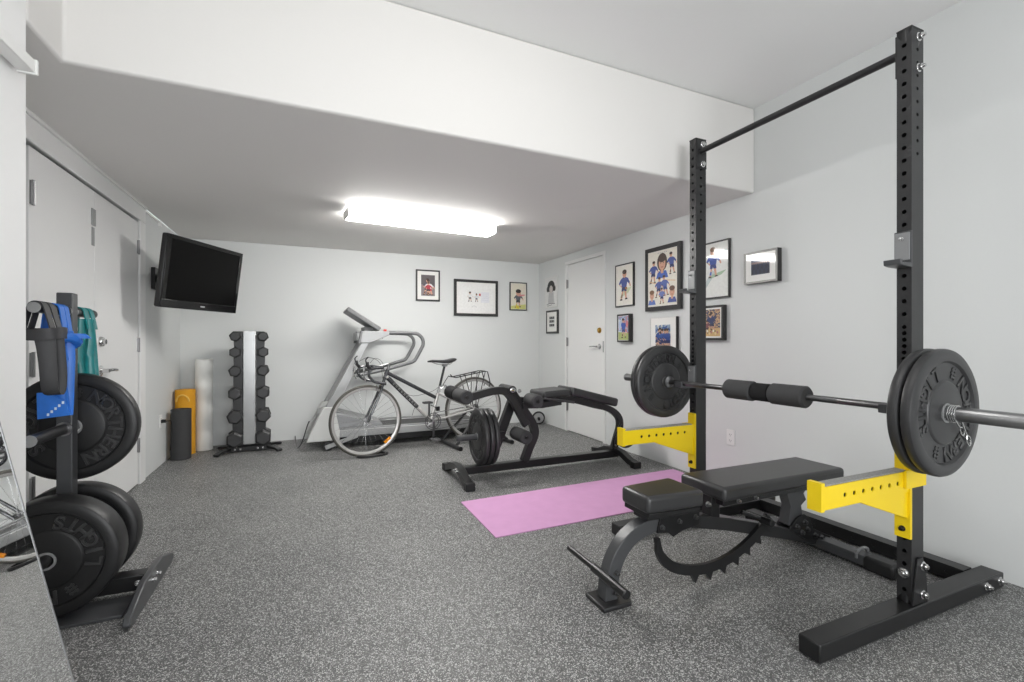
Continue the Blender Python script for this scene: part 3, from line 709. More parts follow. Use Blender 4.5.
# spring collar
sc = thing('spring_collar', 'shiny spring collar on the near barbell end', 'collar', (BX, 0.87, BZ)); oc = (BX, 0.87, BZ)
P = [(BX+0.0285*math.cos(2*PI*t/16), 0.880-0.0062*t/16, BZ+0.0285*math.sin(2*PI*t/16)) for t in range(-3, 60)]
MB().tube(P, 0.0028, 8).build('coil', M_chrome, sc, oc)
def loop_path(x, y, dx, dz, L):
    d = Vector((dx,0,dz)).normalized(); nrm = Vector((-d.z,0,d.x)); o = Vector((x,y,BZ)) + d*0.03
    return [o, o+d*L*0.55, o+d*L*0.8+nrm*0.012, o+d*L+nrm*0.004, o+d*L-nrm*0.008, o+d*L*0.8-nrm*0.012, o+d*L*0.62-nrm*0.001]
MB().tube(loop_path(BX, 0.856, 0.55, -0.83, 0.10), 0.0025, 8, sub=5).build('grip', M_chrome, sc, oc)
MB().tube(loop_path(BX, 0.879, 0.75, -0.66, 0.085), 0.0025, 8, sub=5).build('grip', M_chrome, sc, oc)

# ------------------------------------------------------------------ power rack
rk = thing('power_rack', 'black half rack with yellow safety arms against the right wall', 'power rack', (2.17, 1.62, 0)); ok = (2.17, 1.62, 0)
UX0, UX1 = 2.138, 2.218
ups = [(1.036, 1.086), (2.130, 2.180)]
ZT = 2.305
def upright(y0, y1):
    k = MB(); z0 = 0.07; w = y1-y0; Lz = ZT-z0
    holes = []; z = 0.12
    while z < ZT-0.03:
        dz = 0.025 if 0.80 < z < 1.12 else 0.05
        holes.append((w/2, z-z0)); z += dz
    k.holed((UX0, y0, z0), (0,1,0), (0,0,1), (-1,0,0), w, Lz, holes, 0.0085 if True else 0.01)
    hs = [(0.040, z_-z0) for z_ in [0.19, 0.24] + [1.82+0.0507*i for i in range(9)]]
    k.holed((UX0, y0, z0), (1,0,0), (0,0,1), (0,-1,0), UX1-UX0, Lz, hs, 0.0075)
    v = [k.bm.verts.new(p) for p in ((UX1,y0,z0),(UX1,y1,z0),(UX1,y1,ZT),(UX1,y0,ZT))]; k.face(v)
    v = [k.bm.verts.new(p) for p in ((UX0,y1,z0),(UX1,y1,z0),(UX1,y1,ZT),(UX0,y1,ZT))]; k.face(v)
    k.box(UX0-0.001, UX1+0.001, y0-0.001, y1+0.001, ZT, ZT+0.006)
    bmesh.ops.remove_doubles(k.bm, verts=k.bm.verts, dist=0.0004)
    return k.build('upright', M_blk, rk, ok, smooth_angle=25)
def bolt(parent, p, d, off, r=0.013, L=0.02, m=M_chrome, name='bolt'):
    q = Vector((0,0,1)).rotation_difference(Vector(d)).to_matrix().to_4x4(); MX = Matrix.Translation(p) @ q
    k = MB().lathe([(0,0),(r*1.45,0),(r*1.45,0.003),(r*1.05,0.0035),(r,0.004),(r,0.014),(r*0.6,0.015),(r*0.55,L),(0,L+0.001)], MX, 18)
    return k.build(name, m, parent, off)
for (y0, y1) in ups:
    upright(y0, y1)
for (y0, y1) in ((1.020, 1.098), (2.116, 2.194)):
    MB().box(1.572, 2.815, y0, y1, 0.006, 0.070).build('foot_beam', M_blk2, rk, ok, bevel=0.005)
    for (a_, b_) in ((1.59, 1.66), (2.74, 2.80)): MB().box(a_, b_, y0+0.01, y1-0.01, 0.0, 0.006).build('foot_pad', M_rub, rk, ok)
# rear crossmember with holes
k = MB(); L = 2.116-1.098
k.holed((2.665, 1.098, 0.008), (0,0,1), (0,1,0), (-1,0,0), 0.064, L, [(0.032, 0.06+0.1*i) for i in range(10)], 0.008)
k.box(2.667, 2.735, 1.098, 2.116, 0.008, 0.072); k.build('crossmember', M_blk2, rk, ok, smooth_angle=25)
# bracket of the uprights on the feet
for (y0, y1), s in ((ups[0], -1), (ups[1], -1)):
    yy = (y0-0.008, y0-0.0005)
    MB().prism([(2.128, 0.071), (2.232, 0.071), (2.226, 0.15), (2.20, 0.245), (2.165, 0.245)], 'y', *yy).build('gusset', M_blk2, rk, ok, bevel=0.001)
for z in (0.105, 0.215): bolt(rk, (2.195, ups[0][0]-0.008, z), (0,-1,0), ok, 0.012)
bolt(rk, (UX0-0.0, 1.061, 0.185), (-1,0,0), ok, 0.013, 0.02)
for x in (2.66, 2.775): bolt(rk, (x, 1.020, 0.042), (0,-1,0), ok, 0.012, 0.024)
# pull-up bar
MB().cyl((2.172, 1.088, 2.232), (2.172, 2.128, 2.232), 0.0165, seg=20).build('pull_up_bar', M_blk, rk, ok)
for (a_, b_) in ((1.0865, 1.0925), (2.1235, 2.1295)): MB().box(UX0+0.002, UX1-0.002, a_, b_, 2.13, 2.295).build('bar_flange', M_blk, rk, ok, bevel=0.001)
for z in (2.275, 2.155):
    bolt(rk, (2.183, ups[0][0], z), (0,-1,0), ok, 0.012, 0.024); bolt(rk, (2.185, 2.1235, z), (0,-1,0), ok, 0.012, 0.014)
# J hooks
def jhook(y0, y1, zt, x_lip, plate_h=0.125, lip=0.03, name='j_hook'):
    k = MB().prism([(UX0-0.001, zt-0.016), (UX0-0.001, zt+plate_h), (UX0-0.010, zt+plate_h), (UX0-0.010, zt), (x_lip+0.012, zt-0.002), (x_lip+0.005, zt+lip), (x_lip-0.005, zt+lip), (x_lip-0.003, zt-0.010), (x_lip+0.02, zt-0.014)], 'y', y0-0.004, y1+0.004)
    k.box(UX0-0.001, UX1+0.01, y1+0.0005, y1+0.006, zt+0.01, zt+0.06)
    j = k.build(name, M_gun, rk, ok, bevel=0.002)
    MB().box(UX0-0.0145, UX0-0.010, y0, y1, zt+0.012, zt+plate_h-0.006).build('face_guard', M_silverd, j, (0,0,0) if False else ok, bevel=0.001)
    bolt(j, (UX0-0.0145, (y0+y1)/2, zt+plate_h-0.03), (-1,0,0), ok, 0.005, 0.012, M_chrome)
for (y0, y1) in ups:
    jhook(y0, y1, 1.392, 2.060, lip=0.010); jhook(y0, y1, BZ-0.0138, 2.024, 0.12, lip=0.024)
# safety arms
for n_, (y0, y1) in enumerate(ups):
    k = MB().use(M_yel); A0, A1, z0, z1 = 1.622, UX0-0.012, 0.508, 0.588; ya, yb = y0+0.004, y1-0.002; Lx = A1-A0
    hx = [((z1-z0)/2, 0.115+0.053*i) for i in range(7)]
    k.holed((A0, ya, z0), (0,0,1), (1,0,0), (0,-1,0), z1-z0, Lx, hx, 0.0085, 0.004)
    for f in (((A0,yb,z0),(A1,yb,z0),(A1,yb,z1),(A0,yb,z1)), ((A0,ya,z0),(A1,ya,z0),(A1,yb,z0),(A0,yb,z0)), ((A0,ya,z1),(A1,ya,z1),(A1,yb,z1),(A0,yb,z1))):
        k.face([k.bm.verts.new(p) for p in f])
    k.box(1.604, 1.622, ya-0.003, yb+0.003, z0-0.004, 0.603)
    k.box(UX0-0.012, UX0-0.001, y0-0.002, y1+0.002, 0.325, 0.655)
    sv = (y0-0.008, y0-0.0006) if n_ == 0 else (y1+0.0006, y1+0.008)
    k.box(UX0-0.05, UX1+0.004, sv[0], sv[1], 0.526, 0.594)
    k.box(UX0-0.049, UX0-0.0125, *((sv[0]+0.0012, ya+0.002) if n_ == 0 else (yb-0.002, sv[1]-0.0012)), z0+0.022, z1-0.002)
    k.prism([(1.83, 0.5078), (A1, 0.5078), (A1, 0.405), (1.87, 0.492)], 'y', ya+0.004, yb-0.004)
    k.use(M_yel)
    k.use(M_blk2).box(A0+0.01, A1-0.005, ya+0.006, yb-0.006, z0+0.006, z1-0.006)  # added black core stands in for the shade inside the arm's holes
    a = k.build('safety_arm', None, rk, ok, smooth_angle=25)
    MB().box(1.626, A1-0.015, ya+0.002, yb-0.002, z1+0.0005, z1+0.006).build('arm_liner', mat('worn_liner', '#8f8f8d', 0.6, nscale=140, var=0.55), a, ok, bevel=0.001)
    bolt(a, (UX0-0.012, (y0+y1)/2, 0.36), (-1,0,0), ok, 0.0075, 0.008, M_blk2, 'pin')

# ------------------------------------------------------------------ adjustable bench
YC = 1.632
be = thing('weight_bench', 'black adjustable weight bench set flat inside the rack', 'weight bench', (1.8, YC, 0)); oe = (1.8, YC, 0)
def rounded_pad(pts_xy, z0, z1, name, m=M_vinyl, r=0.018, pr=be, off=None):
    return MB().prism(pts_xy, 'z', z0, z1).build(name, m, pr, off or oe, bevel=r, bseg=4)
rounded_pad([(1.668,YC-0.134),(2.505,YC-0.134),(2.505,YC+0.134),(1.668,YC+0.134)], 0.382, 0.446, 'back_pad')
rounded_pad([(1.285,YC-0.090),(1.578,YC-0.112),(1.578,YC+0.112),(1.285,YC+0.090)], 0.371, 0.444, 'seat_pad')
MB().prism([(1.30,YC-0.083),(1.56,YC-0.10),(1.56,YC+0.10),(1.30,YC+0.083)], 'z', 0.350, 0.371).box(1.32, 1.56, YC-0.045, YC+0.045, 0.325, 0.350).build('seat_support', M_blk2, be, oe, bevel=0.002)
MB().box(1.70, 2.47, YC-0.10, YC-0.055, 0.352, 0.381).box(1.70, 2.47, YC+0.055, YC+0.10, 0.352, 0.381).build('back_rail', M_blk2, be, oe, bevel=0.003)
k = MB().bar([(1.150,YC,0.018),(1.158,YC,0.10),(1.19,YC,0.185),(1.25,YC,0.25),(1.33,YC,0.285),(1.43,YC,0.296),(1.62,YC,0.292)], 0.062, 0.058, up=(0,1,0), sub=5)
# bar(): profile width lies across the path, height along up (= world Y)
k.build('front_leg', M_gun, be, oe, bevel=0.003)
MB().bar([(1.58,YC,0.280),(1.80,YC,0.232),(2.46,YC,0.052)], 0.058, 0.060, up=(0,1,0)).build('main_beam', M_blk, be, oe, bevel=0.003)
MB().prism([(1.085,YC-0.07),(1.22,YC-0.07),(1.235,YC-0.05),(1.235,YC+0.05),(1.22,YC+0.07),(1.085,YC+0.07)], 'z', 0.0, 0.02).build('foot_plate', M_blk, be, oe, bevel=0.006, bseg=3)
k = MB().prism([(1.40,0.335),(1.62,0.335),(1.62,0.262),(1.52,0.252),(1.47,0.232),(1.44,0.255),(1.38,0.262)], 'y', YC-0.039, YC-0.0315)
k.prism([(1.40,0.335),(1.62,0.335),(1.62,0.262),(1.52,0.252),(1.47,0.232),(1.44,0.255),(1.38,0.262)], 'y', YC+0.0315, YC+0.039)
k.build('seat_bracket', M_blk2, be, oe, bevel=0.001)
for p in ((1.405,0.285),(1.50,0.297),(1.595,0.302)): bolt(be, (p[0], YC-0.039, p[1]), (0,-1,0), oe, 0.008, 0.012, M_dsteel)
# transport handle across the front leg
MB().cyl((1.127,1.47,0.112), (1.127,1.70,0.118), 0.0185).build('handle_grip', M_blk2, be, oe, bevel=0.003)
MB().cyl((1.127,1.70,0.118), (1.127,1.905,0.120), 0.0135).build('handle_bar', M_blk2, be, oe, bevel=0.003)
bolt(be, (1.165, YC-0.03, 0.052), (0,-1,0), oe, 0.010, 0.012, M_dsteel)
bolt(be, (1.175, YC-0.03, 0.128), (0,-1,0), oe, 0.008, 0.012, M_dsteel)
# curved notched ladder
cl = [Vector((x,z)) for x, z in ((1.378,0.232),(1.392,0.172),(1.45,0.112),(1.55,0.074),(1.67,0.062),(1.79,0.078),(1.90,0.118),(2.00,0.176),(2.06,0.235))]
cl = [Vector((p.x, p.z)) for p in smooth([(p.x, 0, p.y) for p in cl], 6)]
up_, lo_ = [], []
for i, p in enumerate(cl):
    t = (cl[min(i+1,len(cl)-1)] - cl[max(i-1,0)]).normalized(); n = Vector((-t.y, t.x)); f = i/(len(cl)-1)
    w = 0.010 + 0.012*min(1, f*5)
    up_.append(p + n*w)
    tooth = 0.034 if (f > 0.36 and i % 4 == 0) else 0.0
    lo_.append(p - n*(w+tooth) + t*(0.006 if tooth else 0))
pl = [(p.x,p.y) for p in up_] + [(p.x,p.y) for p in lo_[::-1]]
k = MB()
for (ya, yb) in ((YC-0.050, YC-0.032),):
    A_, B_ = [], []
    for (u, l) in zip(up_, lo_):
        A_.append((k.bm.verts.new((u.x,ya,u.y)), k.bm.verts.new((l.x,ya,l.y)))); B_.append((k.bm.verts.new((u.x,yb,u.y)), k.bm.verts.new((l.x,yb,l.y))))
    for i in range(len(A_)-1):
        k.face([A_[i][0],A_[i+1][0],A_[i+1][1],A_[i][1]]); k.face([B_[i][0],B_[i+1][0],B_[i+1][1],B_[i][1]])
        k.face([A_[i][0],A_[i+1][0],B_[i+1][0],B_[i][0]]); k.face([A_[i][1],A_[i+1][1],B_[i+1][1],B_[i][1]])
    for e in (0,-1): k.face([A_[e][0],A_[e][1],B_[e][1],B_[e][0]])
k.box(1.366, 1.386, YC-0.051, YC-0.031, 0.225, 0.245)
k.build('notched_ladder', M_blk2, be, oe, smooth_angle=25)
# hinge post, strut and pivot plates
MB().box(1.705, 1.755, YC-0.0285, YC+0.0285, 0.262, 0.378).build('hinge_post', M_blk2, be, oe, bevel=0.002)
MB().prism([(2.20,0.372),(2.35,0.372),(2.375,0.335),(2.345,0.305),(2.365,0.27),(2.325,0.245),(2.335,0.20),(2.29,0.135),(2.225,0.16),(2.245,0.25)], 'y', YC-0.026, YC+0.026).build('support_strut', M_gun, be, oe, bevel=0.002)
for s in (-1, 1):
    ya, yb = sorted((YC+s*0.0325, YC+s*0.0395))
    MB().prism([(2.22,0.145),(2.27,0.19),(2.33,0.205),(2.375,0.175),(2.40,0.12),(2.54,0.055),(2.50,0.035),(2.34,0.075)], 'y', ya, yb).build('pivot_plate', M_blk2, be, oe, bevel=0.001)
for p in ((2.27,0.15),(2.33,0.165),(2.35,0.125),(2.31,0.115),(2.41,0.085),(2.46,0.068)): bolt(be, (p[0], YC-0.0395, p[1]), (0,-1,0), oe, 0.010, 0.012, M_dsteel)
MB().cyl((1.97,YC-0.03,0.245), (1.97,YC-0.10,0.245), 0.012).cyl((1.97,YC-0.075,0.245), (1.97,YC-0.135,0.245), 0.017).cyl((1.84,YC-0.075,0.30),(1.99,YC-0.075,0.24),0.009).build('adjusting_knob', M_blk2, be, oe, bevel=0.002)
for x in (1.79, 1.90): bolt(be, (x, YC-0.10, 0.366), (0,-1,0), oe, 0.007, 0.016, M_steel)
bolt(be, (1.62, YC-0.085, 0.37), (0,-1,0), oe, 0.009, 0.02, M_steel)
MB().box(2.435, 2.505, 1.36, 1.92, 0.012, 0.062).build('rear_foot', M_gun, be, oe, bevel=0.004)
for (ya, yb) in ((1.245, 1.375), (1.905, 2.035)):
    MB().box(2.428, 2.512, ya, yb, 0.0, 0.068).build('foot_cap', M_rub, be, oe, bevel=0.014, bseg=3)
k = MB().tube([(2.425,1.40,0.045),(2.428,1.40,0.075),(2.47,1.40,0.085),(2.512,1.40,0.075),(2.514,1.40,0.045)], 0.007, 8, sub=3); k.build('tie_strap', M_grey, be, oe)

# ------------------------------------------------------------------ pink exercise mat
k = MB().prism([(0.955,2.405),(2.83,2.44),(2.84,3.085),(0.95,3.03)], 'z', 0.0, 0.006)
tag(k.build('exercise_mat', M_pink, bevel=0.002), 'flat pink exercise mat spread on the floor beside rack', 'mat')

# ------------------------------------------------------------------ leg curl machine
LY = 3.55
lc = thing('leg_curl_machine', 'black lying leg curl machine with foam rollers by the far door', 'leg curl machine', (1.85, LY, 0)); ol = (1.85, LY, 0)
MB().box(1.10, 2.60, LY-0.035, LY+0.035, 0.035, 0.095).build('base_beam', M_blk2, lc, ol, bevel=0.004)
for x in (1.085, 2.58):
    k = MB().bar([(x,LY-0.31,0.028),(x,LY-0.22,0.045),(x,LY-0.12,0.085),(x,LY,0.100),(x,LY+0.12,0.085),(x,LY+0.22,0.045),(x,LY+0.31,0.028)], 0.06, 0.05)
    k.build('cross_foot', M_blk2, lc, ol, bevel=0.003)
    for s in (-1,1):
        MB().box(x-0.036, x+0.036, LY+s*0.30-0.03, LY+s*0.30+0.03, 0.0, 0.056).build('foot_cap', M_rub, lc, ol, bevel=0.004)
for p in ((1.055, LY-0.10),(1.055, LY-0.05)): bolt(lc, (1.055, p[1], 0.09), (-1,0,0), ol, 0.009, 0.012)
# main post and lever
def flat(path, w, d, y, name, m=M_blk, sub=4):
    return MB().bar([(x, y, z) for x, z in path], w, d, up=(0,1,0), sub=sub).build(name, m, lc, ol, bevel=0.003)
flat([(1.655,0.09),(1.70,0.20),(1.75,0.31),(1.73,0.40),(1.64,0.53),(1.53,0.685)], 0.062, 0.06, LY-0.02, 'main_post', M_blk)
flat([(1.585,0.60),(1.52,0.44),(1.43,0.22)], 0.075, 0.05, LY+0.055, 'weight_lever', M_blk, 1)
flat([(1.17,0.655),(1.30,0.685),(1.40,0.695),(1.47,0.675),(1.53,0.60),(1.60,0.48),(1.645,0.40)], 0.06, 0.05, LY-0.085, 'swing_arm', M_blk)
MB().cyl((1.505,LY-0.13,0.698),(1.505,LY+0.10,0.698),0.034).build('pivot', M_blk2, lc, ol, bevel=0.004)
bolt(lc, (1.505, LY-0.13, 0.698), (0,-1,0), ol, 0.016, 0.022, M_chrome)
bolt(lc, (1.575, LY-0.10, 0.685), (0,-1,0), ol, 0.011, 0.03, M_steel)
MB().tube([(1.45,LY+0.0,0.322),(1.075,LY+0.0,0.322)], 0.0245, 20).build('weight_horn', M_gun, lc, ol, bevel=0.003)
MB().box(1.42, 1.48, LY-0.03, LY+0.08, 0.295, 0.35).build('horn_mount', M_blk2, lc, ol, bevel=0.003)
def roller(x, z, ya, yb, two=False):
    cyls = [(ya, yb)] if not two else [(ya, (ya+yb)/2-0.004), ((ya+yb)/2+0.004, yb)]
    for i, (a, b_) in enumerate(cyls):
        MX = Matrix.Translation((x, a, z)) @ Matrix.Rotation(-PI/2, 4, 'X'); L = b_-a
        MB().lathe([(0.014,0.004),(0.045,0),(0.054,0.010),(0.054,L-0.010),(0.045,L),(0.014,L-0.004)], MX, 28, closed=True).build('foam_roller', (M_foamd if (two and i) else M_foam), lc, ol)
    MB().cyl((x,ya-0.006,z),(x,yb+0.006,z),0.0135).build('roller_rod', M_blk2, lc, ol)
roller(1.105, 0.662, 3.37, 3.83, True)
roller(1.665, 0.612, 3.29, 3.46)
roller(1.605, 0.318, 3.37, 3.60)
# pads on their frame
flat([(1.60,0.60),(1.85,0.575),(2.08,0.585),(2.34,0.52),(2.51,0.475),(2.615,0.40),(2.635,0.31),(2.60,0.20),(2.565,0.095)], 0.055, 0.05, LY, 'pad_frame', M_blk)
Mf = Matrix.Translation((1.905, LY, 0.650)) @ Matrix.Rotation(R(-3), 4, 'Y')
MB().box(-0.125, 0.135, -0.14, 0.14, -0.034, 0.028, M=Mf).build('front_pad', M_vinyl, lc, ol, bevel=0.02, bseg=4)
Mf = Matrix.Translation((2.285, LY, 0.600)) @ Matrix.Rotation(R(14.5), 4, 'Y')
MB().box(-0.245, 0.245, -0.14, 0.14, -0.034, 0.040, M=Mf).build('back_pad', M_vinyl, lc, ol, bevel=0.022, bseg=4)
for s in (-1,):
    MB().tube([(1.76,LY-0.17,0.62),(1.92,LY-0.17,0.60),(2.05,LY-0.165,0.575)], 0.011, 10).box(1.90,1.94,LY-0.16,LY-0.02,0.585,0.605).build('grip_handle', M_dsteel, lc, ol)
MB().bar([(1.62,LY-0.06,0.56),(1.80,LY-0.06,0.555),(1.98,LY-0.06,0.572)], 0.05, 0.04, up=(0,1,0)).build('lower_rail', M_blk, lc, ol, bevel=0.003)
MB().tube([(2.61,LY-0.05,0.34),(2.555,LY-0.09,0.30),(2.51,LY-0.09,0.22),(2.52,LY-0.07,0.15),(2.555,LY-0.05,0.13)],0.011,10,sub=4).build('adjuster_loop', M_blk2, lc, ol)
MB().tube([(2.58,LY-0.05,0.16),(2.65,LY-0.06,0.125),(2.72,LY-0.06,0.14),(2.78,LY-0.06,0.20)],0.011,10,sub=4).build('carry_handle', M_blk2, lc, ol)
for p in ((2.605,0.24),(2.565,0.14)): bolt(lc, (p[0], LY-0.03, p[1]), (0,-1,0), ol, 0.009, 0.012, M_steel)
# its plates
lp = make_plate('black plate on the leg curl machine, outermost of three on the horn', (1.262, LY, 0.321), (-1,0,0), 20, 0.040, M_rub2, M_letter2, group='plates on the leg curl machine', sleeve=0.0256)
dup(lp, 'black plate on the leg curl machine, middle of three on the horn', (1.304, LY, 0.321))
dup(lp, 'black plate on the leg curl machine, innermost of three on the horn', (1.346, LY, 0.321))

# ------------------------------------------------------------------ treadmill
YA, YZ = 5.0, 5.56
tm = thing('treadmill', 'silver treadmill standing behind the bicycle along the back wall', 'treadmill', (0.9, 5.28, 0)); ot = (0.9, 5.28, 0)
for (a, b_) in ((YA, YA+0.075), (YZ-0.075, YZ)):
    MB().prism([(0.22,0.118),(1.80,0.118),(1.80,0.17),(1.78,0.192),(0.26,0.192)], 'y', a, b_).build('side_rail', M_silver, tm, ot, bevel=0.006)
    MB().prism([(0.30,0.192),(1.77,0.192),(1.77,0.204),(0.30,0.204)], 'y', a+0.012, b_-0.012).build('foot_rail', M_silverd, tm, ot, bevel=0.003)
    # upright and its lower housing
    MB().prism([(0.01,0.13),(0.15,0.13),(0.59,1.085),(0.515,1.085)], 'y', a+0.01, b_-0.012).build('upright', M_silver, tm, ot, bevel=0.006)
    MB().prism([(-0.01,0.095),(0.30,0.095),(0.30,0.19),(0.26,0.40),(0.24,0.43),(0.155,0.43),(0.135,0.41)], 'y', a-0.012, b_+0.008).build('housing', mat('pale_plastic', '#c9cac8', 0.4, nscale=80, var=0.02), tm, ot, bevel=0.008)
    # console neck
    MB().prism([(0.50,1.07),(0.60,1.07),(0.79,1.15),(0.79,1.19),(0.54,1.195),(0.515,1.18)], 'y', a, b_).build('console_neck', M_silver, tm, ot, bevel=0.006)
    MB().prism([(0.478,1.065),(0.503,1.065),(0.525,1.185),(0.505,1.195)], 'y', a-0.002, b_+0.002).build('neck_cap', M_grey, tm, ot, bevel=0.004)
    ym = (a+b_)/2
    k = MB().tube([(0.76,ym,1.178),(0.92,ym,1.178),(1.06,ym,1.172),(1.11,ym,1.155),(1.145,ym,1.115),(1.155,ym,1.06),(1.135,ym,1.01),(1.075,ym,0.90),(1.045,ym,0.87),(1.0,ym,0.855),(0.75,ym,0.79),(0.46,ym,0.735)], 0.019, 12, sub=4)
    k.build('handrail', M_grey, tm, ot)
MB().box(0.72, 1.79, YA+0.076, YZ-0.076, 0.165, 0.186).build('running_belt', M_rub, tm, ot, bevel=0.004)
MB().box(0.30, 1.76, YA+0.03, YZ-0.03, 0.055, 0.117).build('under_frame', M_plastic_b, tm, ot, bevel=0.004)
MB().prism([(0.10,0.11),(0.10,0.36),(0.20,0.39),(0.36,0.34),(0.73,0.225),(0.75,0.11)], 'y', YA+0.078, YZ-0.078).build('motor_hood', M_silverd, tm, ot, bevel=0.012, bseg=3)
MB().box(0.47, 0.60, YA+0.076, YZ-0.076, 1.09, 1.18).build('console_bar', M_silver, tm, ot, bevel=0.01)
Mc = Matrix.Translation((0.55, 5.28, 1.315)) @ Matrix.Rotation(R(33), 4, 'Y')
c_ = MB().box(-0.205, 0.185, -0.24, 0.24, -0.028, 0.018, M=Mc).build('console', M_grey, tm, ot, bevel=0.012, bseg=3)
MB().box(-0.16, 0.12, -0.17, 0.17, 0.0185, 0.021, M=Mc).build('display', M_gloss_b, c_, ot)
MB().bar([(0.55,5.28,1.17),(0.60,5.28,1.245)], 0.24, 0.05, up=(0,1,0)).build('console_stem', M_grey, tm, ot) if False else MB().box(0.55, 0.64, 5.12, 5.44, 1.175, 1.24).build('console_stem', M_grey, tm, ot, bevel=0.006)
MB().box(0.735, 0.765, YA+0.02, YA+0.05, 1.190, 1.212).build('safety_key', M_red, tm, ot, bevel=0.004)
MB().cyl((0.72,YA+0.06,1.155),(0.72,YA+0.06,1.115),0.014).build('bottle_hook', M_plastic_b, tm, ot)
k = MB().bar([(0.165,YA-0.03,0.035),(0.47,YA-0.03,0.135)], 0.04, 0.012, up=(0,1,0))
k.build('lift_arm', M_silver, tm, ot, bevel=0.002)
MB().cyl((0.45,YA-0.024,0.13),(0.45,YA+0.02,0.13),0.016).build('pivot_pin', M_rub, tm, ot)
for yy in (YA-0.02, YZ-0.06): MB().cyl((0.19,yy,0.045),(0.19,yy+0.04,0.045),0.045).build('transport_wheel', M_rub, tm, ot, bevel=0.004)
for yy in (YA+0.06, YZ-0.06): MB().cyl((1.68,yy,0.0),(1.68,yy,0.06),0.022).build('rear_foot', M_rub, tm, ot)
MB().tube([(0.02,YA+0.03,0.30),(0.0,YA+0.03,0.25),(-0.04,YA+0.10,0.10),(-0.08,YA+0.25,0.006),(-0.11,YA+0.5,0.006),(-0.12,YA+0.69,0.04)],0.005,8,sub=4).build('power_cord', M_plastic_b, tm, ot)

# ------------------------------------------------------------------ bicycle
BA = math.atan2(0.16, 1.11); BP = (0.512, 4.587)
bk = thing('bicycle', 'silver and dark road bicycle with rear carrier before the treadmill', 'bicycle', (BP[0], BP[1], 0), BA)
def wheel(x, z, name):
    MX = Matrix.Translation((x, 0, z)) @ Matrix.Rotation(-PI/2, 4, 'X')
    r = 0.338 if x == 0 else 0.334
    w = MB().lathe([(r-0.024,-0.009),(r-0.016,-0.0145),(r-0.006,-0.0125),(r,-0.004),(r,0.004),(r-0.006,0.0125),(r-0.016,0.0145),(r-0.024,0.009)], MX, 72, closed=True).build('tyre', M_tyre, bk)
    MB().lathe([(r-0.046,-0.006),(r-0.040,-0.010),(r-0.022,-0.0105),(r-0.022,0.0105),(r-0.040,0.010),(r-0.046,0.006)], MX, 72, closed=True).build('rim', M_bike_s, w)
    k = MB(); n = 28
    for i in range(n):
        a = 2*PI*i/n; sd = 0.022 if i % 2 else -0.022; tw = (0.9 if (i//2) % 2 else -0.9)
        k.tube([MX @ Vector((0.017*math.cos(a+tw),0.017*math.sin(a+tw),sd)), MX @ Vector(((r-0.044)*math.cos(a),(r-0.044)*math.sin(a),0))], 0.0012, 4)
    k.build('spokes', M_chrome, w)
    MB().lathe([(0,-0.045),(0.008,-0.045),(0.009,-0.026),(0.021,-0.025),(0.021,-0.02),(0.012,-0.017),(0.012,0.017),(0.021,0.02),(0.021,0.025),(0.009,0.026),(0.008,0.045),(0,0.045)], MX, 16).build('hub', M_steel, w)
    return w
RH = (1.135, 0.372)
fw = wheel(0.0, 0.3385, 'front_wheel'); rw = wheel(RH[0], RH[1], 'rear_wheel')
Mr = Matrix.Translation((0.20, 0, 0.135)) @ Matrix.Rotation(R(-42), 4, 'Y')
MB().box(-0.038, 0.038, -0.012, 0.012, -0.013, 0.013, M=Mr).build('spoke_reflector', M_orange, fw, bevel=0.004)
for s in (-1, 1):
    MB().tube([(0.0,s*0.05,0.3315),(0.03,s*0.05,0.40),(0.095,s*0.045,0.54),(0.14,s*0.036,0.65),(0.155,s*0.03,0.69)], 0.0115, 10, sub=3, scales=None).build('fork_blade', M_bike_d, bk)
MB().box(0.135, 0.175, -0.045, 0.045, 0.675, 0.70).tube([(0.157,0,0.69),(0.178,0,0.745)],0.015,12).build('fork_crown', M_bike_d, bk, bevel=0.004)
MB().tube([(0.172,0,0.73),(0.204,0,0.815)],0.0185,14).build('head_tube', M_bike_d, bk)
MB().tube([(0.185,0,0.750),(0.645,0,0.285)],0.0200,14).build('down_tube', M_bike_s, bk)
MB().tube([(0.20,0,0.7355),(0.50,0,0.432)],0.0212,14).build('down_tube_wrap', M_bike_d, bk)
k = MB()
for i in range(9):
    f = 0.16+0.058*i; x, z = 0.185+0.46*f, 0.750-0.465*f
    Ml = Matrix.Translation((x, -0.0208, z)) @ Matrix.Rotation(R(45.3), 4, 'Y')
    k.box(-0.0095, 0.0095, -0.0012, 0.0012, -0.0085, -0.0055, M=Ml); k.box(-0.0095, 0.0095, -0.0012, 0.0012, 0.0055, 0.0085, M=Ml); k.box(-0.0095, -0.006, -0.0012, 0.0012, -0.0085, 0.0085, M=Ml)
k.build('frame_lettering', M_bike_s, bk)
MB().tube([(0.196,0,0.785),(0.695,0,0.515)],0.0180,14).build('top_tube', M_bike_d, bk)
MB().tube([(0.645,0,0.28),(0.722,0,0.555)],0.0185,14).build('seat_tube', M_bike_s, bk)
MB().tube([(0.722,0,0.555),(0.742,0,0.63)],0.0145,12).tube([(0.728,0,0.572),(0.731,0,0.585)],0.020,12).build('seat_collar', M_silver, bk)
MB().tube([(0.738,0,0.61),(0.795,0,0.835)],0.0125,12).build('seat_post', M_plastic_b, bk)
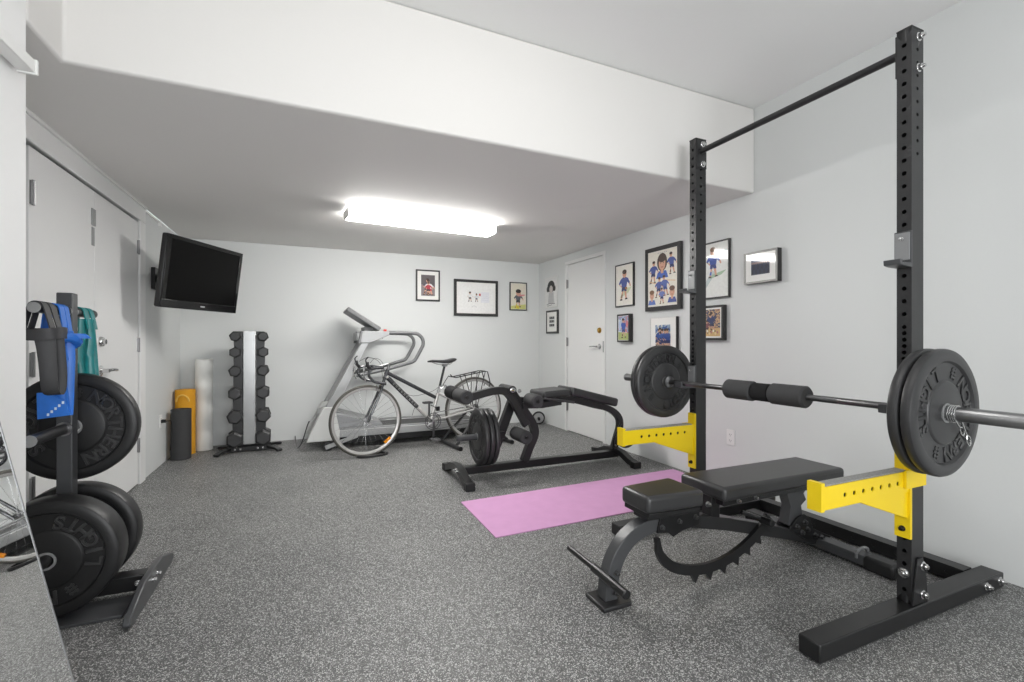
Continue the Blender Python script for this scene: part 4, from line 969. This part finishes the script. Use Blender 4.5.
# saddle
sx = [(0.615,0.018,0.888,0.012),(0.66,0.022,0.895,0.018),(0.72,0.034,0.892,0.02),(0.78,0.058,0.890,0.024),(0.84,0.078,0.896,0.030),(0.89,0.074,0.907,0.028),(0.912,0.050,0.908,0.018)]
k = MB(); rings = []
for x, w, z, h in sx:
    rings.append([k.bm.verts.new((x, w*math.cos(2*PI*i/14), z - h*0.35 + h*(math.sin(2*PI*i/14)*0.6 if math.sin(2*PI*i/14) > 0 else math.sin(2*PI*i/14)*0.9))) for i in range(14)])
for a, b_ in zip(rings[:-1], rings[1:]):
    for i in range(14): k.face([a[i], a[(i+1)%14], b_[(i+1)%14], b_[i]])
k.face(rings[0]); k.face(rings[-1]); sd = k.build('saddle', M_plastic_b, bk, smooth_angle=60)
MB().tube([(0.66,0.012,0.872),(0.74,0.018,0.848),(0.83,0.024,0.846),(0.87,0.03,0.868)],0.0035,6,sub=3).tube([(0.66,-0.012,0.872),(0.74,-0.018,0.848),(0.83,-0.024,0.846),(0.87,-0.03,0.868)],0.0035,6,sub=3).box(0.775,0.815,-0.028,0.028,0.828,0.852).build('saddle_rails', M_steel, sd)
# rear triangle
for s in (-1, 1):
    MB().tube([(0.725,s*0.012,0.555),(0.80,s*0.03,0.515),(RH[0],s*0.058,RH[1])],0.0095,10).build('seat_stay', M_bike_s, bk)
    MB().tube([(0.655,s*0.016,0.285),(0.80,s*0.04,0.308),(RH[0],s*0.058,RH[1])],0.0115,10).build('chain_stay', M_bike_s, bk)
# stem and drop handlebar
MB().tube([(0.200,0,0.805),(0.216,0,0.860),(0.205,0,0.868),(0.110,0,0.842)],0.0125,12).build('stem', M_steel, bk)
k = MB(); P = [(0.105,-0.02,0.842),(0.105,-0.15,0.842),(0.095,-0.19,0.842),(0.03,-0.20,0.842),(-0.02,-0.20,0.825),(-0.028,-0.20,0.775),(0.01,-0.20,0.725),(0.07,-0.20,0.705),(0.125,-0.20,0.695)]
Q = [(x,-y,z) for x, y, z in P]
k.tube(P, 0.0125, 10, sub=4); k.tube(Q, 0.0125, 10, sub=4); k.tube([P[0], Q[0]], 0.0125, 10)
k.build('handlebar', M_bike_d, bk)
for s in (-1, 1):
    MB().tube([(-0.012,s*0.20,0.835),(-0.040,s*0.20,0.865),(-0.045,s*0.20,0.900)],0.015,10,sub=3,scales=None).tube([(-0.05,s*0.20,0.885),(-0.058,s*0.20,0.92),(-0.035,s*0.20,0.945)],0.006,8,sub=3).build('brake_hood', M_plastic_b, bk)
    MB().tube([(-0.050,s*0.20,0.89),(-0.072,s*0.195,0.83),(-0.070,s*0.19,0.765),(-0.05,s*0.19,0.72)],0.006,8,sub=3).build('brake_lever', M_chrome, bk)
    MB().tube([(-0.02,s*0.20,0.89),(0.05,s*0.12,0.93),(0.14,s*0.05,0.88),(0.165,s*0.03,0.72)],0.0022,6,sub=5).build('brake_cable', M_plastic_b, bk)
MB().box(0.105,0.135,-0.03,0.03,0.66,0.69).tube([(0.115,-0.03,0.70),(0.10,-0.034,0.65),(0.085,-0.02,0.635)],0.005,8).tube([(0.115,0.03,0.70),(0.10,0.034,0.65),(0.085,0.02,0.635)],0.005,8).build('front_brake', M_chrome, bk)
MB().box(0.775,0.805,-0.03,0.03,0.615,0.64).tube([(0.79,-0.03,0.64),(0.82,-0.034,0.60),(0.83,-0.02,0.57)],0.005,8).tube([(0.74,0,0.60),(0.79,0,0.62)],0.006,8).build('rear_brake', M_chrome, bk)
# drivetrain on the viewer's side
MXc = Matrix.Translation((0.648, -0.055, 0.283)) @ Matrix.Rotation(-PI/2, 4, 'X')
k = MB().lathe([(0.078,-0.002),(0.086,-0.002),(0.086,0.002),(0.078,0.002)], MXc, 40, closed=True).lathe([(0.058,0.004),(0.066,0.004),(0.066,0.008),(0.058,0.008)], MXc, 36, closed=True)
for i in range(5):
    a = 2*PI*i/5; k.tube([MXc @ Vector((0,0,0)), MXc @ Vector((0.08*math.cos(a),0.08*math.sin(a),0))],0.006,6)
k.build('chainring', M_dsteel, bk)
MB().cyl((0.648,-0.075,0.283),(0.648,0.06,0.283),0.018).build('bottom_bracket', M_steel, bk)
MB().bar([(0.648,-0.072,0.283),(0.640,-0.080,0.115)],0.02,0.012,up=(0,1,0)).build('crank', M_dsteel, bk, bevel=0.003)
MB().bar([(0.648,0.060,0.283),(0.656,0.072,0.45)],0.02,0.012,up=(0,1,0)).build('crank', M_dsteel, bk, bevel=0.003)
for (x,y_,z,pm) in ((0.640,-0.125,0.112,M_steel),(0.656,0.115,0.452,M_dsteel)):
    MB().box(x-0.045,x+0.045,y_-0.035,y_-0.025,z-0.009,z+0.009).box(x-0.045,x+0.045,y_+0.025,y_+0.035,z-0.009,z+0.009).box(x-0.045,x-0.037,y_-0.025,y_+0.025,z-0.009,z+0.009).box(x+0.037,x+0.045,y_-0.025,y_+0.025,z-0.009,z+0.009).cyl((x,y_-0.045,z),(x,y_+0.04,z),0.008).build('pedal', pm, bk, bevel=0.001)
MXr = Matrix.Translation((RH[0], -0.035, RH[1])) @ Matrix.Rotation(-PI/2, 4, 'X')
MB().lathe([(0.02,-0.014),(0.026,-0.014),(0.034,-0.004),(0.042,0.004),(0.048,0.01),(0.02,0.010)], MXr, 28, closed=True).build('sprockets', M_dsteel, bk)
MB().tube([(0.648,-0.052,0.366),(1.118,-0.045,0.41)],0.004,6).tube([(0.648,-0.052,0.20),(1.12,-0.045,0.235)],0.004,6).tube([(1.118,-0.042,0.33),(1.135,-0.042,0.27),(1.12,-0.042,0.23)],0.011,8).build('chain', M_dsteel, bk)
MB().box(0.690,0.725,-0.045,-0.020,0.38,0.425).tube([(0.705,-0.035,0.40),(0.66,-0.035,0.43),(0.63,-0.035,0.445)],0.005,8).build('front_derailleur', M_plastic_b, bk, bevel=0.004)
MB().tube([(0.49,-0.03,0.46),(0.45,-0.05,0.42),(0.43,-0.05,0.36)],0.0022,6,sub=4).tube([(0.22,-0.03,0.74),(0.40,-0.05,0.56),(0.62,-0.05,0.58),(0.72,-0.02,0.62)],0.0022,6,sub=5).build('gear_cable', M_plastic_b, bk)
# rear carrier
k = MB()
for s in (-1, 1):
    k.tube([(0.86,s*0.05,0.722),(0.90,s*0.055,0.712),(1.22,s*0.065,0.765),(1.265,s*0.065,0.762),(1.30,s*0.06,0.64),(1.29,s*0.06,0.60)],0.0055,8)
    for (x0,x1) in ((1.00,1.10),(1.14,1.125),(1.24,1.14)): k.tube([(x0,s*0.062,0.728+(x0-1)*0.16),(x1,s*0.062,RH[1]+0.02)],0.0045,8)
for x in (0.90,1.02,1.14,1.24): k.tube([(x,-0.06,0.713+(x-0.9)*0.16),(x,0.06,0.713+(x-0.9)*0.16)],0.0045,8)
k.tube([(1.30,-0.06,0.64),(1.30,0.06,0.64)],0.0045,8); k.tube([(0.86,-0.05,0.722),(0.84,-0.04,0.745)],0.006,8); k.tube([(0.86,0.05,0.722),(0.76,0.02,0.60)],0.004,8)
k.build('carrier', M_blk2, bk)

# trainer under the rear wheel and block under the front wheel
Rb = Matrix.Rotation(BA, 4, 'Z')
def bw(x, y, z): v = Rb @ Vector((x, y, 0)); return (BP[0]+v.x, BP[1]+v.y, z)
tr = thing('bike_trainer', 'black folding trainer stand holding up the rear bicycle wheel', 'bike trainer', bw(1.118, 0, 0), BA)
sh = RH[0]
for (x, tagn) in ((-0.27, 0), (0.33, 1)):
    MB().tube([(x,-0.24,0.022),(x,0.24,0.022)],0.021,14).build('base_bar', M_blk, tr)
    for s in (-1,1): MB().tube([(x,s*0.24,0.022),(x,s*0.275,0.022)],0.0225,14).build('end_cap', M_rub, tr)
for s in (-1,1):
    MB().tube([(-0.27,s*0.17,0.035),(-0.10,s*0.135,0.22),(0.0,s*0.112,0.345)],0.0155,12).build('leg', M_blk, tr)
    MB().tube([(0.33,s*0.17,0.035),(0.13,s*0.135,0.22),(0.0,s*0.112,0.365)],0.0155,12).build('leg', M_blk, tr)
    MB().tube([(0.0,s*0.130,0.372),(0.0,s*0.046,0.372)],0.014,12).build('axle_clamp', M_dsteel, tr)
k = MB().lathe([(0.05,-0.016),(0.062,-0.016),(0.068,-0.010),(0.068,0.010),(0.062,0.016),(0.05,0.016)], Matrix.Translation((0.075,0,0.011)) @ Matrix.Diagonal((1.5,1.0,0.6,1)), 32, closed=True)
k = MB()
P = [(0.075+0.135*math.cos(t)-0.02, 0.055*math.sin(t), 0.012) for t in [2*PI*i/32 for i in range(32)]]
k.bar(P, 0.024, 0.024, closed=True)
o = k.build('wheel_block', M_rub, None, bevel=0.006); o.location = (BP[0], BP[1], 0); o.rotation_euler = (0,0,BA)
tag(o, 'dark oval riser block on the floor around the front bicycle tyre', 'wheel block')

# ------------------------------------------------------------------ ab wheel in the far corner
aw = thing('ab_wheel', 'small grey-hubbed exercise wheel standing in the far right corner', 'exercise wheel', (2.775, 5.47, 0), R(-24))
MX = Matrix.Translation((0,0,0.085)) @ Matrix.Rotation(PI/2, 4, 'X')
MB().lathe([(0.066,-0.018),(0.080,-0.016),(0.085,-0.006),(0.085,0.006),(0.080,0.016),(0.066,0.018)], MX, 40, closed=True).build('tyre', M_rub, aw)
MB().lathe([(0.014,-0.012),(0.066,-0.008),(0.066,0.008),(0.014,0.012)], MX, 40, closed=True).build('disc', M_silver, aw)
MB().cyl((0,-0.11,0.085),(0,0.11,0.085),0.0135).build('axle', M_plastic_b, aw)
for s in (-1,1): MB().cyl((0,s*0.035,0.085),(0,s*0.12,0.085),0.018).build('grip', M_foamd, aw, bevel=0.004)

# ------------------------------------------------------------------ plate tree
TX, TY = -0.905, 2.50
pt = thing('plate_tree', 'dark upright plate tree with pegs in the left recess', 'plate tree', (TX, TY, 0)); op = (TX, TY, 0)
MB().box(TX-0.026, TX+0.026, TY-0.026, TY+0.026, 0.03, 1.287).build('post', M_gun, pt, op, bevel=0.004)
def peg(z, s, r, L, cap=True):
    y0 = TY+s*0.0262; y1 = TY+s*L
    p = MB().cyl((TX,y0,z),(TX,y1,z),r,seg=24).build('peg', M_blk, pt, op)
    MX = Matrix.Translation((TX, y1, z)) @ Matrix.Rotation(-s*PI/2, 4, 'X')
    MB().lathe([(r*0.72,-0.0005),(r*1.02,-0.0005),(r*1.02,0.004),(r*0.72,0.004)], MX, 24, closed=True).lathe([(0,0.001),(r*0.72,0.001)], MX, 24).build('end_ring', M_silver, p, op)
    MX = Matrix.Translation((TX, y0, z)) @ Matrix.Rotation(-s*PI/2, 4, 'X')
    MB().lathe([(r,0),(r*1.35,0),(r*1.35,0.008),(r,0.008)], MX, 24, closed=True).build('weld_collar', M_steel, p, op)
peg(1.212, -1, 0.019, 0.255); peg(1.212, 1, 0.019, 0.245)
peg(0.732, -1, 0.021, 0.285); peg(0.732, 1, 0.021, 0.25)
peg(0.262, -1, 0.021, 0.285); peg(0.262, 1, 0.021, 0.25)
MB().box(-1.12, -0.635, TY-0.035, TY+0.035, 0.028, 0.092).build('base_beam', M_blk2, pt, op, bevel=0.003)
for x, w in ((-0.622, 1), (-1.128, 0)):
    pts = [(TY-0.30,0.004),(TY-0.27,0.0),(TY+0.27,0.0),(TY+0.30,0.004),(TY+0.318,0.022),(TY+0.30,0.044),(TY+0.12,0.098),(TY-0.12,0.098),(TY-0.30,0.044),(TY-0.318,0.022)]
    MB().prism(pts, 'x', x-0.013, x+0.013).build('cross_foot', M_gun, pt, op, bevel=0.005)
for y_ in (TY-0.03, TY+0.03): bolt(pt, (-0.609, y_, 0.062), (1,0,0), op, 0.008, 0.012)
bolt(pt, (-0.66, TY-0.035, 0.06), (0,-1,0), op, 0.008, 0.010)
MB().box(-1.09, -0.665, TY-0.20, TY-0.036, 0.0, 0.014).build('base_plate', M_gun, pt, op, bevel=0.003)
q1 = make_plate('thick black lettered plate low on the plate tree, nearest camera', (TX, 2.378, 0.262-0.0045), (0,-1,0), 122, 0.118, M_rub, M_letter2, group='plates on the plate tree')
make_plate('black plate low on the plate tree, behind the thick one', (TX, 2.585, 0.262-0.0045), (0,-1,0), -60, 0.085, M_rub, M_letter2, group='plates on the plate tree')
make_plate('large black plate midway up the plate tree, below the teal band', (TX, 2.572, 0.732-0.0045), (0,-1,0), -95, 0.060, M_rub, M_letter2, group='plates on the plate tree')

# ------------------------------------------------------------------ resistance bands on the upper pegs
PZ = 1.212
def wrap(k, y, w, r=0.0225, t=0.004, drop=0.05, half=0.026):
    """band passing over the peg and starting down on both sides"""
    k.bar([(TX-half,y,PZ-drop),(TX-r*1.02,y,PZ),(TX-r*0.6,y,PZ+r*0.82),(TX,y,PZ+r*1.04),(TX+r*0.6,y,PZ+r*0.82),(TX+r*1.02,y,PZ),(TX+half,y,PZ-drop)], t, w, up=(0,1,0), sub=4)
def hang(k, pts, t=0.006, sub=5):
    """flat strand: (x, y, z, width) seen broad side from the front"""
    P = smooth([(p[0], p[1], p[2]) for p in pts], sub); Wd = [p.x for p in smooth([(p[3], 0, 0) for p in pts], sub)]
    rings = []
    for p, w in zip(P, Wd):
        c = [(-w/2,-t*0.2),(-w*0.32,-t*0.5),(w*0.32,-t*0.5),(w/2,-t*0.2),(w/2,t*0.2),(w*0.32,t*0.5),(-w*0.32,t*0.5),(-w/2,t*0.2)]
        rings.append([k.bm.verts.new((p.x+a*0.95, p.y+b+a*0.30, p.z)) for a, b in c])
    for a, b in zip(rings[:-1], rings[1:]):
        for i in range(8): k.face([a[i], a[(i+1)%8], b[(i+1)%8], b[i]])
    k.face(rings[0][::-1]); k.face(rings[-1])
def collar(k, y0, y1, z, hx, w, t):
    k.bar([(TX-hx,y0,z),(TX,y0-0.012,z-0.006),(TX+hx,y0,z),(TX+hx+0.008,(y0+y1)/2,z+0.004),(TX+hx,y1,z),(TX,y1+0.01,z),(TX-hx,y1,z),(TX-hx-0.008,(y0+y1)/2,z+0.004)], t, w, up=(0,0,1), sub=4, closed=True)
# black strap: two turns over the peg, a hitch round them and the long loop hanging below
k = MB(); wrap(k, 2.272, 0.040, drop=0.095, half=0.045); wrap(k, 2.325, 0.040, drop=0.095, half=0.045)
collar(k, 2.255, 2.345, 1.118, 0.052, 0.042, 0.007)
hang(k, [(TX+0.022,2.258,1.125,0.060),(TX+0.030,2.256,1.06,0.052),(TX+0.034,2.258,0.99,0.048),(TX+0.035,2.264,0.93,0.047),(TX+0.037,2.276,0.898,0.046),(TX+0.042,2.292,0.888,0.044)], 0.009)
hang(k, [(TX+0.044,2.300,1.12,0.036),(TX+0.052,2.302,1.04,0.030),(TX+0.056,2.302,0.96,0.030),(TX+0.052,2.298,0.91,0.036),(TX+0.044,2.293,0.889,0.042)], 0.008)
tag(k.build('resistance_band', M_bandk, None), 'black looped strap hanging at the near end of the top peg', 'resistance band', 'bands on the plate tree')
# blue band: over the peg, knotted, one long fold that turns back at the bottom
k = MB(); wrap(k, 2.392, 0.038, drop=0.10, half=0.034); wrap(k, 2.432, 0.034, drop=0.10, half=0.036)
hang(k, [(TX+0.042,2.375,1.13,0.042),(TX+0.050,2.368,1.04,0.042),(TX+0.049,2.366,0.95,0.042),(TX+0.047,2.366,0.86,0.042),(TX+0.044,2.368,0.80,0.042)], 0.010)
hang(k, [(TX+0.025,2.384,1.10,0.030),(TX+0.022,2.386,1.00,0.034),(TX+0.016,2.386,0.92,0.036),(TX+0.012,2.386,0.85,0.036)], 0.008)
# folded tail at the bottom
for (yy, P) in ((2.352, [(TX-0.036,0.892),(TX-0.012,0.894),(TX+0.050,0.858),(TX+0.060,0.802),(TX-0.034,0.792)]), (2.360, [(TX-0.034,0.888),(TX+0.010,0.906),(TX+0.052,0.91),(TX+0.060,0.81),(TX-0.02,0.81)])):
    k.prism([(x, z) for x, z in P], 'y', yy, yy+0.006)
k.tube([(TX+0.030,2.345,1.092),(TX+0.055,2.345,1.105),(TX+0.075,2.370,1.095),(TX+0.060,2.395,1.078),(TX+0.034,2.385,1.080)], 0.019, 10, sub=4, closed=True)
hang(k, [(TX+0.062,2.355,1.118,0.03),(TX+0.080,2.36,1.118,0.048),(TX+0.096,2.368,1.100,0.050)], 0.020)
hang(k, [(TX+0.034,2.350,1.085,0.03),(TX+0.032,2.346,1.05,0.044),(TX+0.034,2.346,1.015,0.050)], 0.014)
bb_ = thing('resistance_band', 'blue band with a knot hanging beside the black strap', 'resistance band', (TX, 2.40, 0.8), 0, 'bands on the plate tree')
k.build('band', M_bandb, bb_, (TX, 2.40, 0.8))
k = MB()
for i in range(5): k.box(TX-0.006+0.011*i, TX+0.001+0.011*i, 2.3512, 2.3518, 0.803+0.011*i, 0.813+0.011*i)
k.build('print', M_print_w, bb_, (TX, 2.40, 0.8))
# teal band on the rear peg
k = MB(); wrap(k, 2.612, 0.042, drop=0.07, half=0.034); wrap(k, 2.672, 0.040, drop=0.07, half=0.036)
hang(k, [(TX+0.014,2.600,1.186,0.020),(TX+0.012,2.598,1.10,0.026),(TX+0.006,2.598,1.01,0.026),(TX+0.010,2.600,0.925,0.034)], 0.010)
hang(k, [(TX+0.036,2.612,1.186,0.018),(TX+0.042,2.612,1.10,0.026),(TX+0.036,2.612,1.02,0.028),(TX+0.040,2.612,0.918,0.034)], 0.010)
hang(k, [(TX+0.026,2.640,1.184,0.03),(TX+0.028,2.640,1.06,0.045),(TX+0.030,2.640,0.925,0.055)], 0.008)
tag(k.build('resistance_band', M_bandt, None), 'teal band hanging on the rear top peg of the plate tree', 'resistance band', 'bands on the plate tree')

# ------------------------------------------------------------------ leaning mirror
ang = math.atan2(0.355, 1.75); ml = 1.785
mr = thing('leaning_mirror', 'tall thin-edged mirror leaning against the near left wall', 'mirror', (-0.457, 1.15, 0.0))
mr.rotation_euler = (0, -ang, R(3.5))
MB().box(-0.010, -0.002, -0.35, 0.35, 0.004, ml).build('backing_board', M_grey, mr)
MB().box(-0.002, 0.0, -0.345, 0.345, 0.010, ml-0.006).build('mirror_glass', M_mirror, mr)
k = MB()
for (a0,a1,b0,b1) in ((-0.35,-0.345,0.004,ml),(0.345,0.35,0.004,ml),(-0.345,0.345,0.004,0.010),(-0.345,0.345,ml-0.006,ml)): k.box(-0.002,0.001,a0,a1,b0,b1)
k.build('edge_trim', M_silverd, mr)
